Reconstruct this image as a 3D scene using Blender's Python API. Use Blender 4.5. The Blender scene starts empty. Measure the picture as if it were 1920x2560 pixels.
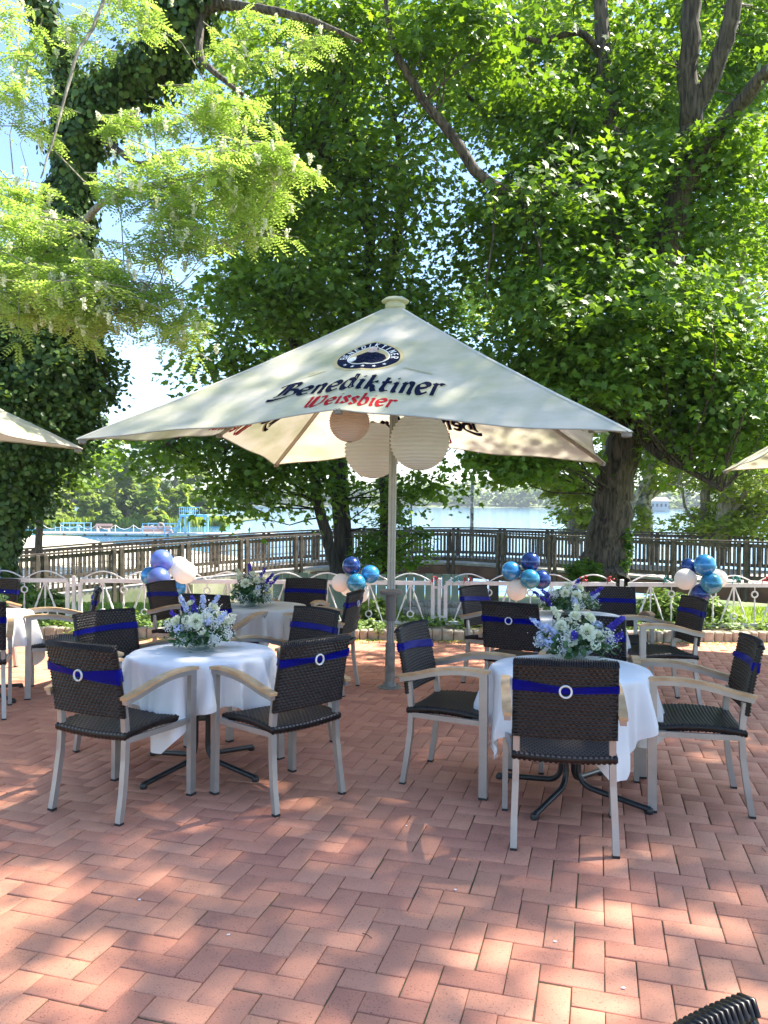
import bpy, math, random
import numpy as np
from mathutils import Vector, Matrix, Quaternion
random.seed(7)
rng = np.random.default_rng(7)
S = bpy.context.scene
R = math.radians
PI = math.pi

# ------------------------------------------------------------------ camera
F = 1923.0
H0 = 1.5
PITCH = math.atan(27 / F)
ROLL = R(0.4)
cd = bpy.data.cameras.new('camera')
cam = bpy.data.objects.new('camera', cd)
S.collection.objects.link(cam)
cam.location = (0, 0, H0)
cam.rotation_mode = 'QUATERNION'
cam.rotation_quaternion = Quaternion((1, 0, 0), R(90) - PITCH) @ Quaternion((0, 0, 1), ROLL)
cd.sensor_fit = 'VERTICAL'
cd.sensor_height = 24
cd.lens = 24 * F / 2560
cd.clip_start = 0.05
cd.clip_end = 3000
S.camera = cam

# ------------------------------------------------------------------ light
SUN_EL, SUN_AZ = R(54), R(68)          # azimuth from +Y towards +X
w = bpy.data.worlds.new('World')
S.world = w
w.use_nodes = True
nt = w.node_tree
bg = nt.nodes['Background']
sky = nt.nodes.new('ShaderNodeTexSky')
sky.sky_type = 'NISHITA'
sky.sun_disc = False
sky.sun_elevation = SUN_EL
sky.sun_rotation = SUN_AZ
sky.dust_density = 0.4
sky.ozone_density = 3.0
nt.links.new(sky.outputs[0], bg.inputs[0])
bg.inputs[1].default_value = 0.062
sd = bpy.data.lights.new('sun', 'SUN')
sd.energy = 2.8
sd.angle = R(0.55)
sd.color = (1, 0.93, 0.82)
sun = bpy.data.objects.new('sun', sd)
S.collection.objects.link(sun)
SD = Vector((math.cos(SUN_EL) * math.sin(SUN_AZ), math.cos(SUN_EL) * math.cos(SUN_AZ), math.sin(SUN_EL)))
sun.rotation_euler = SD.to_track_quat('Z', 'Y').to_euler()
S.view_settings.view_transform = 'Standard'
S.view_settings.look = 'None'
S.view_settings.exposure = 2.75
S.view_settings.gamma = 1
S.render.engine = 'CYCLES'
S.cycles.max_bounces = 8
S.cycles.transparent_max_bounces = 8
S.cycles.use_denoising = True
S.cycles.sample_clamp_indirect = 6

# ------------------------------------------------------------------ projection helpers (places on the real ground)
SL = 0.025                              # terrace falls gently towards the lake
_c, _s = math.cos(ROLL), math.sin(ROLL)
K = 1920 / 1659
def _ray(px, py):
    x = (px - 960) / F; y = (1280 - py) / F
    X = _c * x - _s * y; Y = _s * x + _c * y
    p = -PITCH
    return (X, math.cos(p) - Y * math.sin(p), math.sin(p) + Y * math.cos(p))
def at(x, y, Y):
    """x,y in the 1659-wide view of the picture, Y = metres ahead"""
    d = _ray(x * K, y * K)
    t = Y / d[1]
    return Vector((t * d[0], Y, H0 + t * d[2]))
def zt(y):
    return -SL * y

# ------------------------------------------------------------------ mesh and tagging helpers
C = S.collection
def tag(o, label=None, cat=None, group=None, kind=None):
    if label: o['label'] = label
    if cat: o['category'] = cat
    if group: o['group'] = group
    if kind: o['kind'] = kind
    return o
def empty(name, M4, label, cat, group=None):
    o = bpy.data.objects.new(name, None)
    C.objects.link(o)
    o.empty_display_size = 0.1
    o.matrix_world = M4
    return tag(o, label, cat, group)
def slope_at(x, y, rz, z=None):
    """matrix standing on the sloping terrace"""
    return Matrix.Translation((x, y, zt(y) if z is None else z)) @ Matrix.Rotation(-math.atan(SL), 4, 'X') @ Matrix.Rotation(R(rz), 4, 'Z')
def copy_tree(o, parent=None):
    c = o.copy(); C.objects.link(c)
    if parent is not None:
        c.parent = parent
    for ch in list(o.children):
        copy_tree(ch, c)
    return c
class MB:
    def __init__(s):
        s.v = []; s.f = []; s.m = []
    def add(s, vs, fs, m=0):
        n = len(s.v)
        s.v.extend([tuple(p) for p in vs])
        s.f.extend([tuple(i + n for i in f) for f in fs])
        s.m.extend([m] * len(fs))
    def box(s, c, d, m=0, M=None, bev=0.0):
        x, y, z = d[0] / 2, d[1] / 2, d[2] / 2
        b = min(bev, x * .9, y * .9, z * .9)
        if b <= 0:
            vs = [(i * x, j * y, k * z) for k in (-1, 1) for j in (-1, 1) for i in (-1, 1)]
            fs = [(0, 2, 3, 1), (4, 5, 7, 6), (0, 1, 5, 4), (2, 6, 7, 3), (0, 4, 6, 2), (1, 3, 7, 5)]
        else:
            vs = []; idx = {}
            for i in (-1, 1):
                for j in (-1, 1):
                    for k in (-1, 1):
                        idx[(i, j, k, 0)] = len(vs); vs.append((i * x, j * (y - b), k * (z - b)))
                        idx[(i, j, k, 1)] = len(vs); vs.append((i * (x - b), j * y, k * (z - b)))
                        idx[(i, j, k, 2)] = len(vs); vs.append((i * (x - b), j * (y - b), k * z))
            g = idx; fs = []
            for i in (-1, 1):
                q = [g[(i, -1, -1, 0)], g[(i, 1, -1, 0)], g[(i, 1, 1, 0)], g[(i, -1, 1, 0)]]; fs.append(q if i > 0 else q[::-1])
                q = [g[(-1, i, -1, 1)], g[(1, i, -1, 1)], g[(1, i, 1, 1)], g[(-1, i, 1, 1)]]; fs.append(q if i < 0 else q[::-1])
                q = [g[(-1, -1, i, 2)], g[(1, -1, i, 2)], g[(1, 1, i, 2)], g[(-1, 1, i, 2)]]; fs.append(q if i > 0 else q[::-1])
            for i in (-1, 1):
                for j in (-1, 1):
                    q = [g[(i, j, -1, 0)], g[(i, j, -1, 1)], g[(i, j, 1, 1)], g[(i, j, 1, 0)]]; fs.append(q if i * j > 0 else q[::-1])
                    q = [g[(i, -1, j, 0)], g[(i, 1, j, 0)], g[(i, 1, j, 2)], g[(i, -1, j, 2)]]; fs.append(q if i * j > 0 else q[::-1])
                    q = [g[(-1, i, j, 1)], g[(-1, i, j, 2)], g[(1, i, j, 2)], g[(1, i, j, 1)]]; fs.append(q if i * j > 0 else q[::-1])
                    for k in (-1, 1):
                        q = [g[(i, j, k, 0)], g[(i, j, k, 1)], g[(i, j, k, 2)]]; fs.append(q if i * j * k > 0 else q[::-1])
        c = Vector(c)
        if M is not None:
            vs = [M @ Vector(p) + c for p in vs]
        else:
            vs = [Vector(p) + c for p in vs]
        s.add(vs, fs, m)
    def bar(s, p0, p1, w, h, m=0, up=(0, 0, 1), bev=0.0):
        p0 = Vector(p0); p1 = Vector(p1); d = p1 - p0; L = d.length; d.normalize()
        u = Vector(up); xx = d.cross(u)
        if xx.length < 1e-4: xx = d.cross(Vector((0, 1, 0)))
        xx.normalize(); zz = xx.cross(d)
        M = Matrix((xx, d, zz)).transposed()
        s.box((p0 + p1) / 2, (w, L, h), m, M, bev)
    def sweep(s, pts, w, h, m=0, up=(0, 0, 1), side=None, cap=True):
        """rectangular section swept along pts; w along side, h along normal"""
        P = [Vector(p) for p in pts]; n = len(P); vs = []; fs = []
        for i, p in enumerate(P):
            t = (P[min(i + 1, n - 1)] - P[max(i - 1, 0)]).normalized()
            sd_ = Vector(side) if side is not None else t.cross(Vector(up)).normalized()
            nn = sd_.cross(t).normalized()
            ww = w[i] if hasattr(w, '__len__') else w
            hh = h[i] if hasattr(h, '__len__') else h
            for a, b in ((-1, -1), (1, -1), (1, 1), (-1, 1)):
                vs.append(p + sd_ * a * ww / 2 + nn * b * hh / 2)
        for i in range(n - 1):
            for k in range(4):
                fs.append((i * 4 + k, i * 4 + (k + 1) % 4, i * 4 + 4 + (k + 1) % 4, i * 4 + 4 + k))
        if cap:
            fs.append((3, 2, 1, 0)); fs.append(tuple(4 * (n - 1) + k for k in range(4)))
        s.add(vs, fs, m)
    def tube(s, pts, rad, seg=8, m=0, cap=True):
        P = [Vector(p) for p in pts]; n = len(P); vs = []; fs = []
        t0 = (P[1] - P[0]).normalized()
        ref = Vector((1, 0, 0)) if abs(t0.x) < .9 else Vector((0, 1, 0))
        xx = t0.cross(ref).normalized()
        for i, p in enumerate(P):
            t = (P[min(i + 1, n - 1)] - P[max(i - 1, 0)])
            if t.length < 1e-9: t = t0
            t.normalize()
            xx = (xx - t * xx.dot(t)).normalized(); yy = t.cross(xx)
            r = rad[i] if hasattr(rad, '__len__') else rad
            for k in range(seg):
                a = 2 * PI * k / seg
                vs.append(p + (xx * math.cos(a) + yy * math.sin(a)) * r)
        for i in range(n - 1):
            for k in range(seg):
                k2 = (k + 1) % seg
                fs.append((i * seg + k, i * seg + k2, i * seg + seg + k2, i * seg + seg + k))
        if cap:
            fs.append(tuple(range(seg))[::-1]); fs.append(tuple((n - 1) * seg + k for k in range(seg)))
        s.add(vs, fs, m)
    def lathe(s, prof, seg=32, m=0, c=(0, 0, 0), M=None):
        vs = []; fs = []; n = len(prof)
        for r, z in prof:
            for k in range(seg):
                a = 2 * PI * k / seg
                p = Vector((r * math.cos(a), r * math.sin(a), z))
                if M is not None: p = M @ p
                vs.append(p + Vector(c))
        for i in range(n - 1):
            for k in range(seg):
                k2 = (k + 1) % seg
                fs.append((i * seg + k, i * seg + k2, i * seg + seg + k2, i * seg + seg + k))
        s.add(vs, fs, m)
    def torus(s, c, Rr, r, ax='Y', seg=28, sg=7, m=0):
        pts = []
        for k in range(seg + 1):
            a = 2 * PI * k / seg
            if ax == 'Y': p = (Rr * math.cos(a), 0, Rr * math.sin(a))
            elif ax == 'Z': p = (Rr * math.cos(a), Rr * math.sin(a), 0)
            else: p = (0, Rr * math.cos(a), Rr * math.sin(a))
            pts.append(Vector(p) + Vector(c))
        s.tube(pts, r, sg, m, cap=False)
    def build(s, name, mats, parent=None, smooth=False, M4=None, auto=None):
        me = bpy.data.meshes.new(name)
        me.from_pydata([tuple(p) for p in s.v], [], s.f)
        if not isinstance(mats, (list, tuple)): mats = [mats]
        for mm in mats: me.materials.append(mm)
        if len(mats) > 1: me.polygons.foreach_set('material_index', s.m)
        if smooth:
            me.polygons.foreach_set('use_smooth', [True] * len(me.polygons))
        me.update()
        if auto: 
            try: me.set_sharp_from_angle(angle=R(auto))
            except Exception: pass
        o = bpy.data.objects.new(name, me)
        C.objects.link(o)
        if parent is not None: o.parent = parent
        if M4 is not None: o.matrix_world = M4
        return o
def np_mesh(name, V, Fc, mat, parent=None, tint=None, smooth=False):
    """V (n,3), Fc (m,k) all faces of k corners"""
    me = bpy.data.meshes.new(name)
    V = np.asarray(V, np.float32); Fc = np.asarray(Fc, np.int32)
    m, k = Fc.shape
    me.vertices.add(len(V)); me.vertices.foreach_set('co', V.ravel())
    me.loops.add(m * k); me.loops.foreach_set('vertex_index', Fc.ravel())
    me.polygons.add(m)
    me.polygons.foreach_set('loop_start', np.arange(0, m * k, k, dtype=np.int32))
    me.polygons.foreach_set('loop_total', np.full(m, k, np.int32))
    if smooth: me.polygons.foreach_set('use_smooth', np.ones(m, bool))
    me.update(calc_edges=True)
    if tint is not None:
        a = me.attributes.new('tint', 'FLOAT', 'FACE')
        a.data.foreach_set('value', np.asarray(tint, np.float32))
    for mm in (mat if isinstance(mat, (list, tuple)) else [mat]): me.materials.append(mm)
    o = bpy.data.objects.new(name, me); C.objects.link(o)
    if parent is not None: o.parent = parent
    return o

# ------------------------------------------------------------------ materials
def M_(name, col, rough=.6, metal=0.0, noise=0.0, scale=20, bump=0.0, bscale=None, spec=.5, col2=None, trans=0.0, coat=0.0, detail=4):
    m = bpy.data.materials.new(name); m.use_nodes = True
    n = m.node_tree; b = n.nodes['Principled BSDF']
    b.inputs['Base Color'].default_value = (*col, 1)
    b.inputs['Roughness'].default_value = rough
    b.inputs['Metallic'].default_value = metal
    b.inputs['Specular IOR Level'].default_value = spec
    b.inputs['Coat Weight'].default_value = coat
    tc = n.nodes.new('ShaderNodeTexCoord')
    if noise > 0 or col2 is not None:
        t = n.nodes.new('ShaderNodeTexNoise'); t.inputs['Scale'].default_value = scale; t.inputs['Detail'].default_value = detail
        n.links.new(tc.outputs['Object'], t.inputs['Vector'])
        r = n.nodes.new('ShaderNodeValToRGB')
        c2 = col2 if col2 is not None else tuple(min(1, c * (1 + noise)) for c in col)
        c1 = col if col2 is not None else tuple(c * (1 - noise) for c in col)
        r.color_ramp.elements[0].color = (*c1, 1); r.color_ramp.elements[1].color = (*c2, 1)
        r.color_ramp.elements[0].position = .35; r.color_ramp.elements[1].position = .65
        n.links.new(t.outputs['Fac'], r.inputs[0]); n.links.new(r.outputs[0], b.inputs['Base Color'])
    if bump > 0:
        t2 = n.nodes.new('ShaderNodeTexNoise'); t2.inputs['Scale'].default_value = bscale or scale * 3; t2.inputs['Detail'].default_value = 5
        n.links.new(tc.outputs['Object'], t2.inputs['Vector'])
        bp = n.nodes.new('ShaderNodeBump'); bp.inputs['Strength'].default_value = bump; bp.inputs['Distance'].default_value = .01
        n.links.new(t2.outputs['Fac'], bp.inputs['Height']); n.links.new(bp.outputs[0], b.inputs['Normal'])
    return m
def leaf_mat(name, c1, c2, tcol=None, tr=.45, rough=.45, attr=True, spec=.4):
    m = bpy.data.materials.new(name); m.use_nodes = True
    n = m.node_tree; n.nodes.clear()
    out = n.nodes.new('ShaderNodeOutputMaterial')
    b = n.nodes.new('ShaderNodeBsdfPrincipled'); b.inputs['Roughness'].default_value = rough
    b.inputs['Specular IOR Level'].default_value = spec
    tl = n.nodes.new('ShaderNodeBsdfTranslucent')
    mx = n.nodes.new('ShaderNodeMixShader'); mx.inputs[0].default_value = tr
    a = n.nodes.new('ShaderNodeAttribute'); a.attribute_name = 'tint'
    r = n.nodes.new('ShaderNodeValToRGB')
    r.color_ramp.elements[0].color = (*c1, 1); r.color_ramp.elements[1].color = (*c2, 1)
    n.links.new(a.outputs['Fac'], r.inputs[0])
    n.links.new(r.outputs[0], b.inputs['Base Color'])
    mm = n.nodes.new('ShaderNodeMix'); mm.data_type = 'RGBA'; mm.blend_type = 'MULTIPLY'; mm.inputs[0].default_value = 1
    n.links.new(r.outputs[0], mm.inputs[6]); t = tcol or (2.2, 2.0, .9); mm.inputs[7].default_value = (*t, 1)
    n.links.new(mm.outputs[2], tl.inputs[0])
    n.links.new(b.outputs[0], mx.inputs[1]); n.links.new(tl.outputs[0], mx.inputs[2])
    n.links.new(mx.outputs[0], out.inputs[0])
    return m
def brick_mat():
    m = M_('paver_clay', (.3, .13, .09), .75)
    n = m.node_tree; b = n.nodes['Principled BSDF']
    a = n.nodes.new('ShaderNodeAttribute'); a.attribute_name = 'tint'
    r = n.nodes.new('ShaderNodeValToRGB'); e = r.color_ramp.elements
    e[0].color = (.46, .18, .115, 1); e[1].color = (.65, .29, .175, 1)
    k = e.new(.35); k.color = (.55, .22, .135, 1)
    k = e.new(.7); k.color = (.60, .255, .155, 1)
    tc = n.nodes.new('ShaderNodeTexCoord')
    n1 = n.nodes.new('ShaderNodeTexNoise'); n1.inputs['Scale'].default_value = 9; n1.inputs['Detail'].default_value = 6
    n2 = n.nodes.new('ShaderNodeTexNoise'); n2.inputs['Scale'].default_value = 160; n2.inputs['Detail'].default_value = 3
    n3 = n.nodes.new('ShaderNodeTexNoise'); n3.inputs['Scale'].default_value = .9; n3.inputs['Detail'].default_value = 4
    for q in (n1, n2, n3): n.links.new(tc.outputs['Object'], q.inputs['Vector'])
    ad = n.nodes.new('ShaderNodeMath'); ad.operation = 'MULTIPLY_ADD'
    n.links.new(n1.outputs['Fac'], ad.inputs[0]); ad.inputs[1].default_value = .6; n.links.new(a.outputs['Fac'], ad.inputs[2])
    sb = n.nodes.new('ShaderNodeMath'); sb.operation = 'SUBTRACT'; n.links.new(ad.outputs[0], sb.inputs[0]); sb.inputs[1].default_value = .30
    n.links.new(sb.outputs[0], r.inputs[0])
    # dirt film (large soft greyish-green areas) and small dark pits
    mx = n.nodes.new('ShaderNodeMix'); mx.data_type = 'RGBA'
    rr = n.nodes.new('ShaderNodeMapRange'); rr.inputs[1].default_value = .45; rr.inputs[2].default_value = .75; rr.inputs[4].default_value = .45
    n.links.new(n3.outputs['Fac'], rr.inputs[0]); n.links.new(rr.outputs[0], mx.inputs[0])
    n.links.new(r.outputs[0], mx.inputs[6]); mx.inputs[7].default_value = (.44, .235, .125, 1)
    m2 = n.nodes.new('ShaderNodeMix'); m2.data_type = 'RGBA'; m2.blend_type = 'MULTIPLY'; m2.inputs[0].default_value = 1
    r2 = n.nodes.new('ShaderNodeValToRGB'); r2.color_ramp.elements[0].position = .28; r2.color_ramp.elements[1].position = .42
    r2.color_ramp.elements[0].color = (.45, .40, .36, 1); r2.color_ramp.elements[1].color = (1, 1, 1, 1)
    n.links.new(n2.outputs['Fac'], r2.inputs[0])
    n.links.new(mx.outputs[2], m2.inputs[6]); n.links.new(r2.outputs[0], m2.inputs[7])
    n.links.new(m2.outputs[2], b.inputs['Base Color'])
    bp = n.nodes.new('ShaderNodeBump'); bp.inputs['Strength'].default_value = .35; bp.inputs['Distance'].default_value = .002
    n.links.new(n2.outputs['Fac'], bp.inputs['Height']); n.links.new(bp.outputs[0], b.inputs['Normal'])
    return m
def cloth_mat(name, col, tr=.25, rough=.85, stain=None):
    m = bpy.data.materials.new(name); m.use_nodes = True
    n = m.node_tree; b = n.nodes['Principled BSDF']; out = n.nodes['Material Output']
    b.inputs['Base Color'].default_value = (*col, 1); b.inputs['Roughness'].default_value = rough; b.inputs['Specular IOR Level'].default_value = .2
    tl = n.nodes.new('ShaderNodeBsdfTranslucent'); tl.inputs[0].default_value = (*[min(1, c * 1.02) for c in col], 1)
    mx = n.nodes.new('ShaderNodeMixShader'); mx.inputs[0].default_value = tr
    n.links.new(b.outputs[0], mx.inputs[1]); n.links.new(tl.outputs[0], mx.inputs[2]); n.links.new(mx.outputs[0], out.inputs[0])
    else_b = not stain
    if else_b:
        tc0 = n.nodes.new('ShaderNodeTexCoord'); t0 = n.nodes.new('ShaderNodeTexNoise'); t0.inputs['Scale'].default_value = 7; t0.inputs['Detail'].default_value = 3
        n.links.new(tc0.outputs['Object'], t0.inputs['Vector']); b0 = n.nodes.new('ShaderNodeBump'); b0.inputs['Strength'].default_value = .35; b0.inputs['Distance'].default_value = .012
        n.links.new(t0.outputs['Fac'], b0.inputs['Height'])
        if name.startswith('table'): n.links.new(b0.outputs[0], b.inputs['Normal'])
    if stain:
        tc = n.nodes.new('ShaderNodeTexCoord')
        t = n.nodes.new('ShaderNodeTexNoise'); t.inputs['Scale'].default_value = 1.1; t.inputs['Detail'].default_value = 7; t.inputs['Roughness'].default_value = .62
        mp = n.nodes.new('ShaderNodeMapping'); mp.inputs['Scale'].default_value = (1, 1, 2.2)
        n.links.new(tc.outputs['Object'], mp.inputs[0]); n.links.new(mp.outputs[0], t.inputs['Vector'])
        r = n.nodes.new('ShaderNodeValToRGB'); r.color_ramp.elements[0].position = .40; r.color_ramp.elements[1].position = .66
        r.color_ramp.elements[0].color = (*col, 1); r.color_ramp.elements[1].color = (*stain, 1)
        n.links.new(t.outputs['Fac'], r.inputs[0]); n.links.new(r.outputs[0], b.inputs['Base Color'])
        n.links.new(r.outputs[0], tl.inputs[0])
    return m
def bark_mat(name, c1, c2, sc=6):
    m = M_(name, c1, .9, col2=c2, scale=sc)
    n = m.node_tree; b = n.nodes['Principled BSDF']
    tc = [q for q in n.nodes if q.type == 'TEX_COORD'][0]
    mp = n.nodes.new('ShaderNodeMapping'); mp.inputs['Scale'].default_value = (9, 9, 1.3)
    t = n.nodes.new('ShaderNodeTexNoise'); t.inputs['Scale'].default_value = 2.2; t.inputs['Detail'].default_value = 6; t.inputs['Distortion'].default_value = .6
    n.links.new(tc.outputs['Object'], mp.inputs[0]); n.links.new(mp.outputs[0], t.inputs['Vector'])
    r = [q for q in n.nodes if q.type == 'VALTORGB'][0]; n.links.new(t.outputs['Fac'], r.inputs[0])
    bp = n.nodes.new('ShaderNodeBump'); bp.inputs['Strength'].default_value = 1; bp.inputs['Distance'].default_value = .05
    n.links.new(t.outputs['Fac'], bp.inputs['Height']); n.links.new(bp.outputs[0], b.inputs['Normal'])
    return m
def glass_mat(name, col=(.9, .97, .95)):
    m = bpy.data.materials.new(name); m.use_nodes = True
    n = m.node_tree; b = n.nodes['Principled BSDF']; out = n.nodes['Material Output']
    b.inputs['Base Color'].default_value = (*col, 1); b.inputs['Roughness'].default_value = .02
    tr = n.nodes.new('ShaderNodeBsdfTransparent'); tr.inputs[0].default_value = (*col, 1)
    mx = n.nodes.new('ShaderNodeMixShader')
    fr = n.nodes.new('ShaderNodeFresnel'); fr.inputs[0].default_value = 1.5
    ad = n.nodes.new('ShaderNodeMath'); ad.operation = 'ADD'; ad.inputs[1].default_value = .12; n.links.new(fr.outputs[0], ad.inputs[0])
    n.links.new(ad.outputs[0], mx.inputs[0]); n.links.new(tr.outputs[0], mx.inputs[1]); n.links.new(b.outputs[0], mx.inputs[2]); n.links.new(mx.outputs[0], out.inputs[0])
    return m
MAT = dict(
    brick=brick_mat(),
    joint=M_('joint_soil', (.07, .055, .035), .95, col2=(.09, .12, .035), scale=4),
    alu=M_('brushed_aluminium', (.41, .39, .36), .42, metal=.65, noise=.08, scale=8),
    steel=M_('galvanised_steel', (.26, .25, .21), .55, metal=.35, noise=.25, scale=14),
    taupe=M_('taupe_profile', (.40, .36, .31), .45, metal=.25, noise=.05),
    taupe_dark=M_('taupe_plastic', (.20, .17, .145), .5),
    teak=M_('teak_wood', (.42, .25, .12), .5, col2=(.62, .43, .24), scale=9),
    wicker=M_('woven_dark_resin', (.011, .007, .006), .32, noise=.5, scale=30, spec=.30),
    wicker_glint=M_('painted_weave_glint', (.13, .09, .065), .30, spec=.5),  # tan colour paints in the glints of background light through the weave holes
    sash=M_('blue_satin', (.0, .002, .15), .5, noise=.2, scale=12, spec=.10),
    ring=M_('rhinestone', (.75, .75, .74), .25, metal=.3),
    rubber=M_('black_rubber', (.015, .015, .015), .6),
    black=M_('black_powder_coat', (.018, .02, .022), .35),
    cloth=cloth_mat('table_linen', (.88, .87, .86), .2),
    cloth_cream=cloth_mat('table_linen_cream', (.80, .77, .70), .22),
    canvas=cloth_mat('parasol_canvas', (.80, .745, .61), .30, stain=(.50, .52, .30)),
    wire=M_('rib_wire', (.66, .62, .58), .7),
    webbing=cloth_mat('parasol_webbing', (.70, .65, .52), .1),
    white_paint=M_('white_enamel', (.78, .78, .76), .4, col2=(.60, .60, .57), scale=5),
    old_wood=M_('weathered_timber', (.055, .042, .030), .85, col2=(.125, .10, .078), scale=7, bump=.4, bscale=40),
    dark_wood=M_('dark_timber', (.075, .058, .042), .85, col2=(.12, .095, .07), scale=7),
    deck=M_('grey_deck_boards', (.30, .28, .25), .9, noise=.2, scale=4),
    rustwood=M_('red_brown_beam', (.10, .045, .028), .8, col2=(.17, .085, .055), scale=3),
    concrete=M_('mossy_concrete', (.20, .23, .14), .95, col2=(.34, .35, .26), scale=2.2, bump=.3, bscale=20),
    kerb=M_('kerb_stone', (.26, .23, .17), .9, col2=(.42, .38, .29), scale=9, bump=.5, bscale=40),
    soil=M_('bed_soil', (.07, .055, .035), .95, col2=(.14, .12, .06), scale=9, bump=.5),
    ground=M_('grassy_ground', (.09, .13, .035), .95, col2=(.17, .20, .07), scale=1.2, bump=.5, bscale=12),
    sand=M_('pale_sand', (.62, .55, .42), .95, col2=(.50, .46, .33), scale=.8, bump=.3, bscale=9),
    bark=bark_mat('maple_bark', (.022, .016, .011), (.13, .10, .07)),
    bark_pale=bark_mat('grey_bark', (.16, .14, .11), (.36, .33, .27)),
    bark_dark=bark_mat('dark_bark', (.02, .016, .012), (.075, .062, .045)),
    birch=M_('birch_bark', (.10, .09, .07), .8, col2=(.62, .58, .50), scale=7),
    leaf_maple=leaf_mat('maple_leaf', (.035, .09, .012), (.16, .27, .035), tr=.42, tcol=(2.3, 2.1, .6)),
    leaf_dark=leaf_mat('dark_maple_leaf', (.035, .085, .012), (.15, .25, .035), tr=.48, tcol=(2.4, 2.2, .6)),
    leaf_rob=leaf_mat('robinia_leaf', (.19, .28, .06), (.38, .47, .15), tr=.45, tcol=(1.6, 1.7, .9), rough=.55),
    leaf_ivy=leaf_mat('ivy_leaf', (.020, .055, .010), (.11, .19, .035), tr=.25, rough=.42, spec=.4),
    leaf_far=leaf_mat('far_leaf', (.09, .16, .035), (.22, .29, .07), tr=.35, rough=.7),
    leaf_bright=leaf_mat('bright_leaf', (.14, .23, .03), (.32, .38, .07), tr=.5, rough=.6),
    leaf_bed=leaf_mat('bed_leaf', (.08, .16, .03), (.24, .34, .07), tr=.35, rough=.5),
    blossom=leaf_mat('robinia_blossom', (.62, .62, .45), (.85, .85, .72), tcol=(1.1, 1.1, 1), tr=.4),
    grass=leaf_mat('grass_blade', (.10, .17, .03), (.24, .34, .07), tr=.4),
    navy=M_('navy_print', (.004, .007, .028), .8, spec=.08),
    red=M_('red_print', (.42, .012, .02), .8, spec=.08),
    gold=M_('gold_print', (.55, .43, .20), .7),
    goldpale=M_('pale_gold_print', (.50, .44, .26), .75),
    cream=M_('cream_print', (.80, .78, .70), .7),
    skin=M_('print_skin', (.62, .45, .36), .7),
    lantern=cloth_mat('rice_paper', (.95, .93, .93), .55),
    lantern_pink=cloth_mat('salmon_paper', (.90, .68, .60), .5),
    bluepaint=M_('light_blue_paint', (.20, .48, .68), .6),
    redpaint=M_('faded_red_paint', (.46, .32, .28), .7),
    jetty=M_('jetty_boards', (.55, .50, .44), .9, noise=.1, scale=2),
    glass=glass_mat('clear_glass'),
    foam=M_('teal_floral_foam', (.035, .09, .09), .8, noise=.3),
    fl_leaf=leaf_mat('arrangement_leaf', (.02, .07, .02), (.07, .15, .05), tr=.25, rough=.4),
    petal_white=leaf_mat('white_petal', (.68, .70, .50), (.85, .85, .72), tcol=(1.1, 1.1, 1), tr=.35, rough=.7),
    petal_pale=leaf_mat('pale_blue_petal', (.40, .48, .75), (.72, .76, .86), tcol=(1.1, 1.1, 1.1), tr=.35, rough=.7),
    petal_blue=leaf_mat('deep_blue_petal', (.03, .02, .30), (.12, .09, .55), tcol=(1.2, 1.1, 1.3), tr=.35, rough=.6),
    breath=leaf_mat('tiny_white_flower', (.80, .80, .76), (.88, .88, .84), tcol=(1, 1, 1), tr=.3, rough=.7),
    paper=M_('white_napkin', (.80, .80, .78), .8),
    b_white=cloth_mat('white_balloon', (.82, .80, .76), .45, rough=.3),
    roof=M_('roof_slate', (.20, .17, .15), .8),
    plaster=M_('white_plaster', (.42, .40, .36), .8),
    garland_red=M_('red_ribbon', (.45, .03, .04), .5),
    garland_teal=M_('teal_ribbon', (.03, .25, .25), .5),
)
def balloon_mat(name, col, rough=.22, metal=.35):
    m = M_(name, col, rough, metal=metal, noise=.12, scale=5, coat=.4)
    return m
MAT.update(b_navy=balloon_mat('navy_balloon', (.012, .045, .20)), b_teal=balloon_mat('teal_balloon', (.03, .22, .38)),
           b_blue=balloon_mat('sky_blue_balloon', (.04, .25, .55)), b_peri=balloon_mat('periwinkle_balloon', (.10, .16, .55), .35, 0.1),
           b_slate=balloon_mat('slate_blue_balloon', (.07, .11, .32), .35, .1))

# ------------------------------------------------------------------ ground, lake, shores
def shoreline(x):
    return float(np.interp(x, [-60, -33, -25, -16, -10, -5, 0, 30, 60], [88, 83, 70, 62, 54, 40, 33, 32, 34]))
ZW = -2.5
def ground_z(x, y):
    if y < 9.6: return zt(y) - .035
    if y < 11.2: return -.262
    ys = shoreline(x)
    pts_y = [11.2, 14, 20, ys, ys + 10, ys + 60]
    pts_z = [-.30, -.42, -1.35, ZW, ZW - .8, ZW - 3]
    if x < -8:
        pts_z[2] = -1.0
    return float(np.interp(y, pts_y, pts_z))
def grid_sheet(name, xs, ys, zf, mat, kind='structure', smooth=True):
    V = [(x, y, zf(x, y)) for y in ys for x in xs]
    nx, ny = len(xs), len(ys)
    Fc = [(j * nx + i, j * nx + i + 1, (j + 1) * nx + i + 1, (j + 1) * nx + i) for j in range(ny - 1) for i in range(nx - 1)]
    o = np_mesh(name, V, Fc, mat, smooth=smooth)
    return tag(o, kind=kind)
xs = sorted(set([-900, -400, -200, -120] + list(np.arange(-80, 81, 4.0)) + [120, 200, 400, 900]))
ys = sorted(set([-60, -30, -10, 0, 5, 9.59, 9.61, 11.2, 12.5] + list(np.arange(14, 100, 3.0)) + [120, 160, 250, 500, 1500]))
g_ = grid_sheet('ground', xs, ys, ground_z, MAT['ground'])
def sand_z(x, y):
    return ground_z(x, y) + .03
bx = list(np.arange(-70, -1.9, 2.0)); by = list(np.arange(19, 90, 3.0))
V = [(x, y, sand_z(x, y)) for y in by for x in bx]; nx = len(bx); Fc = []
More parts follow.
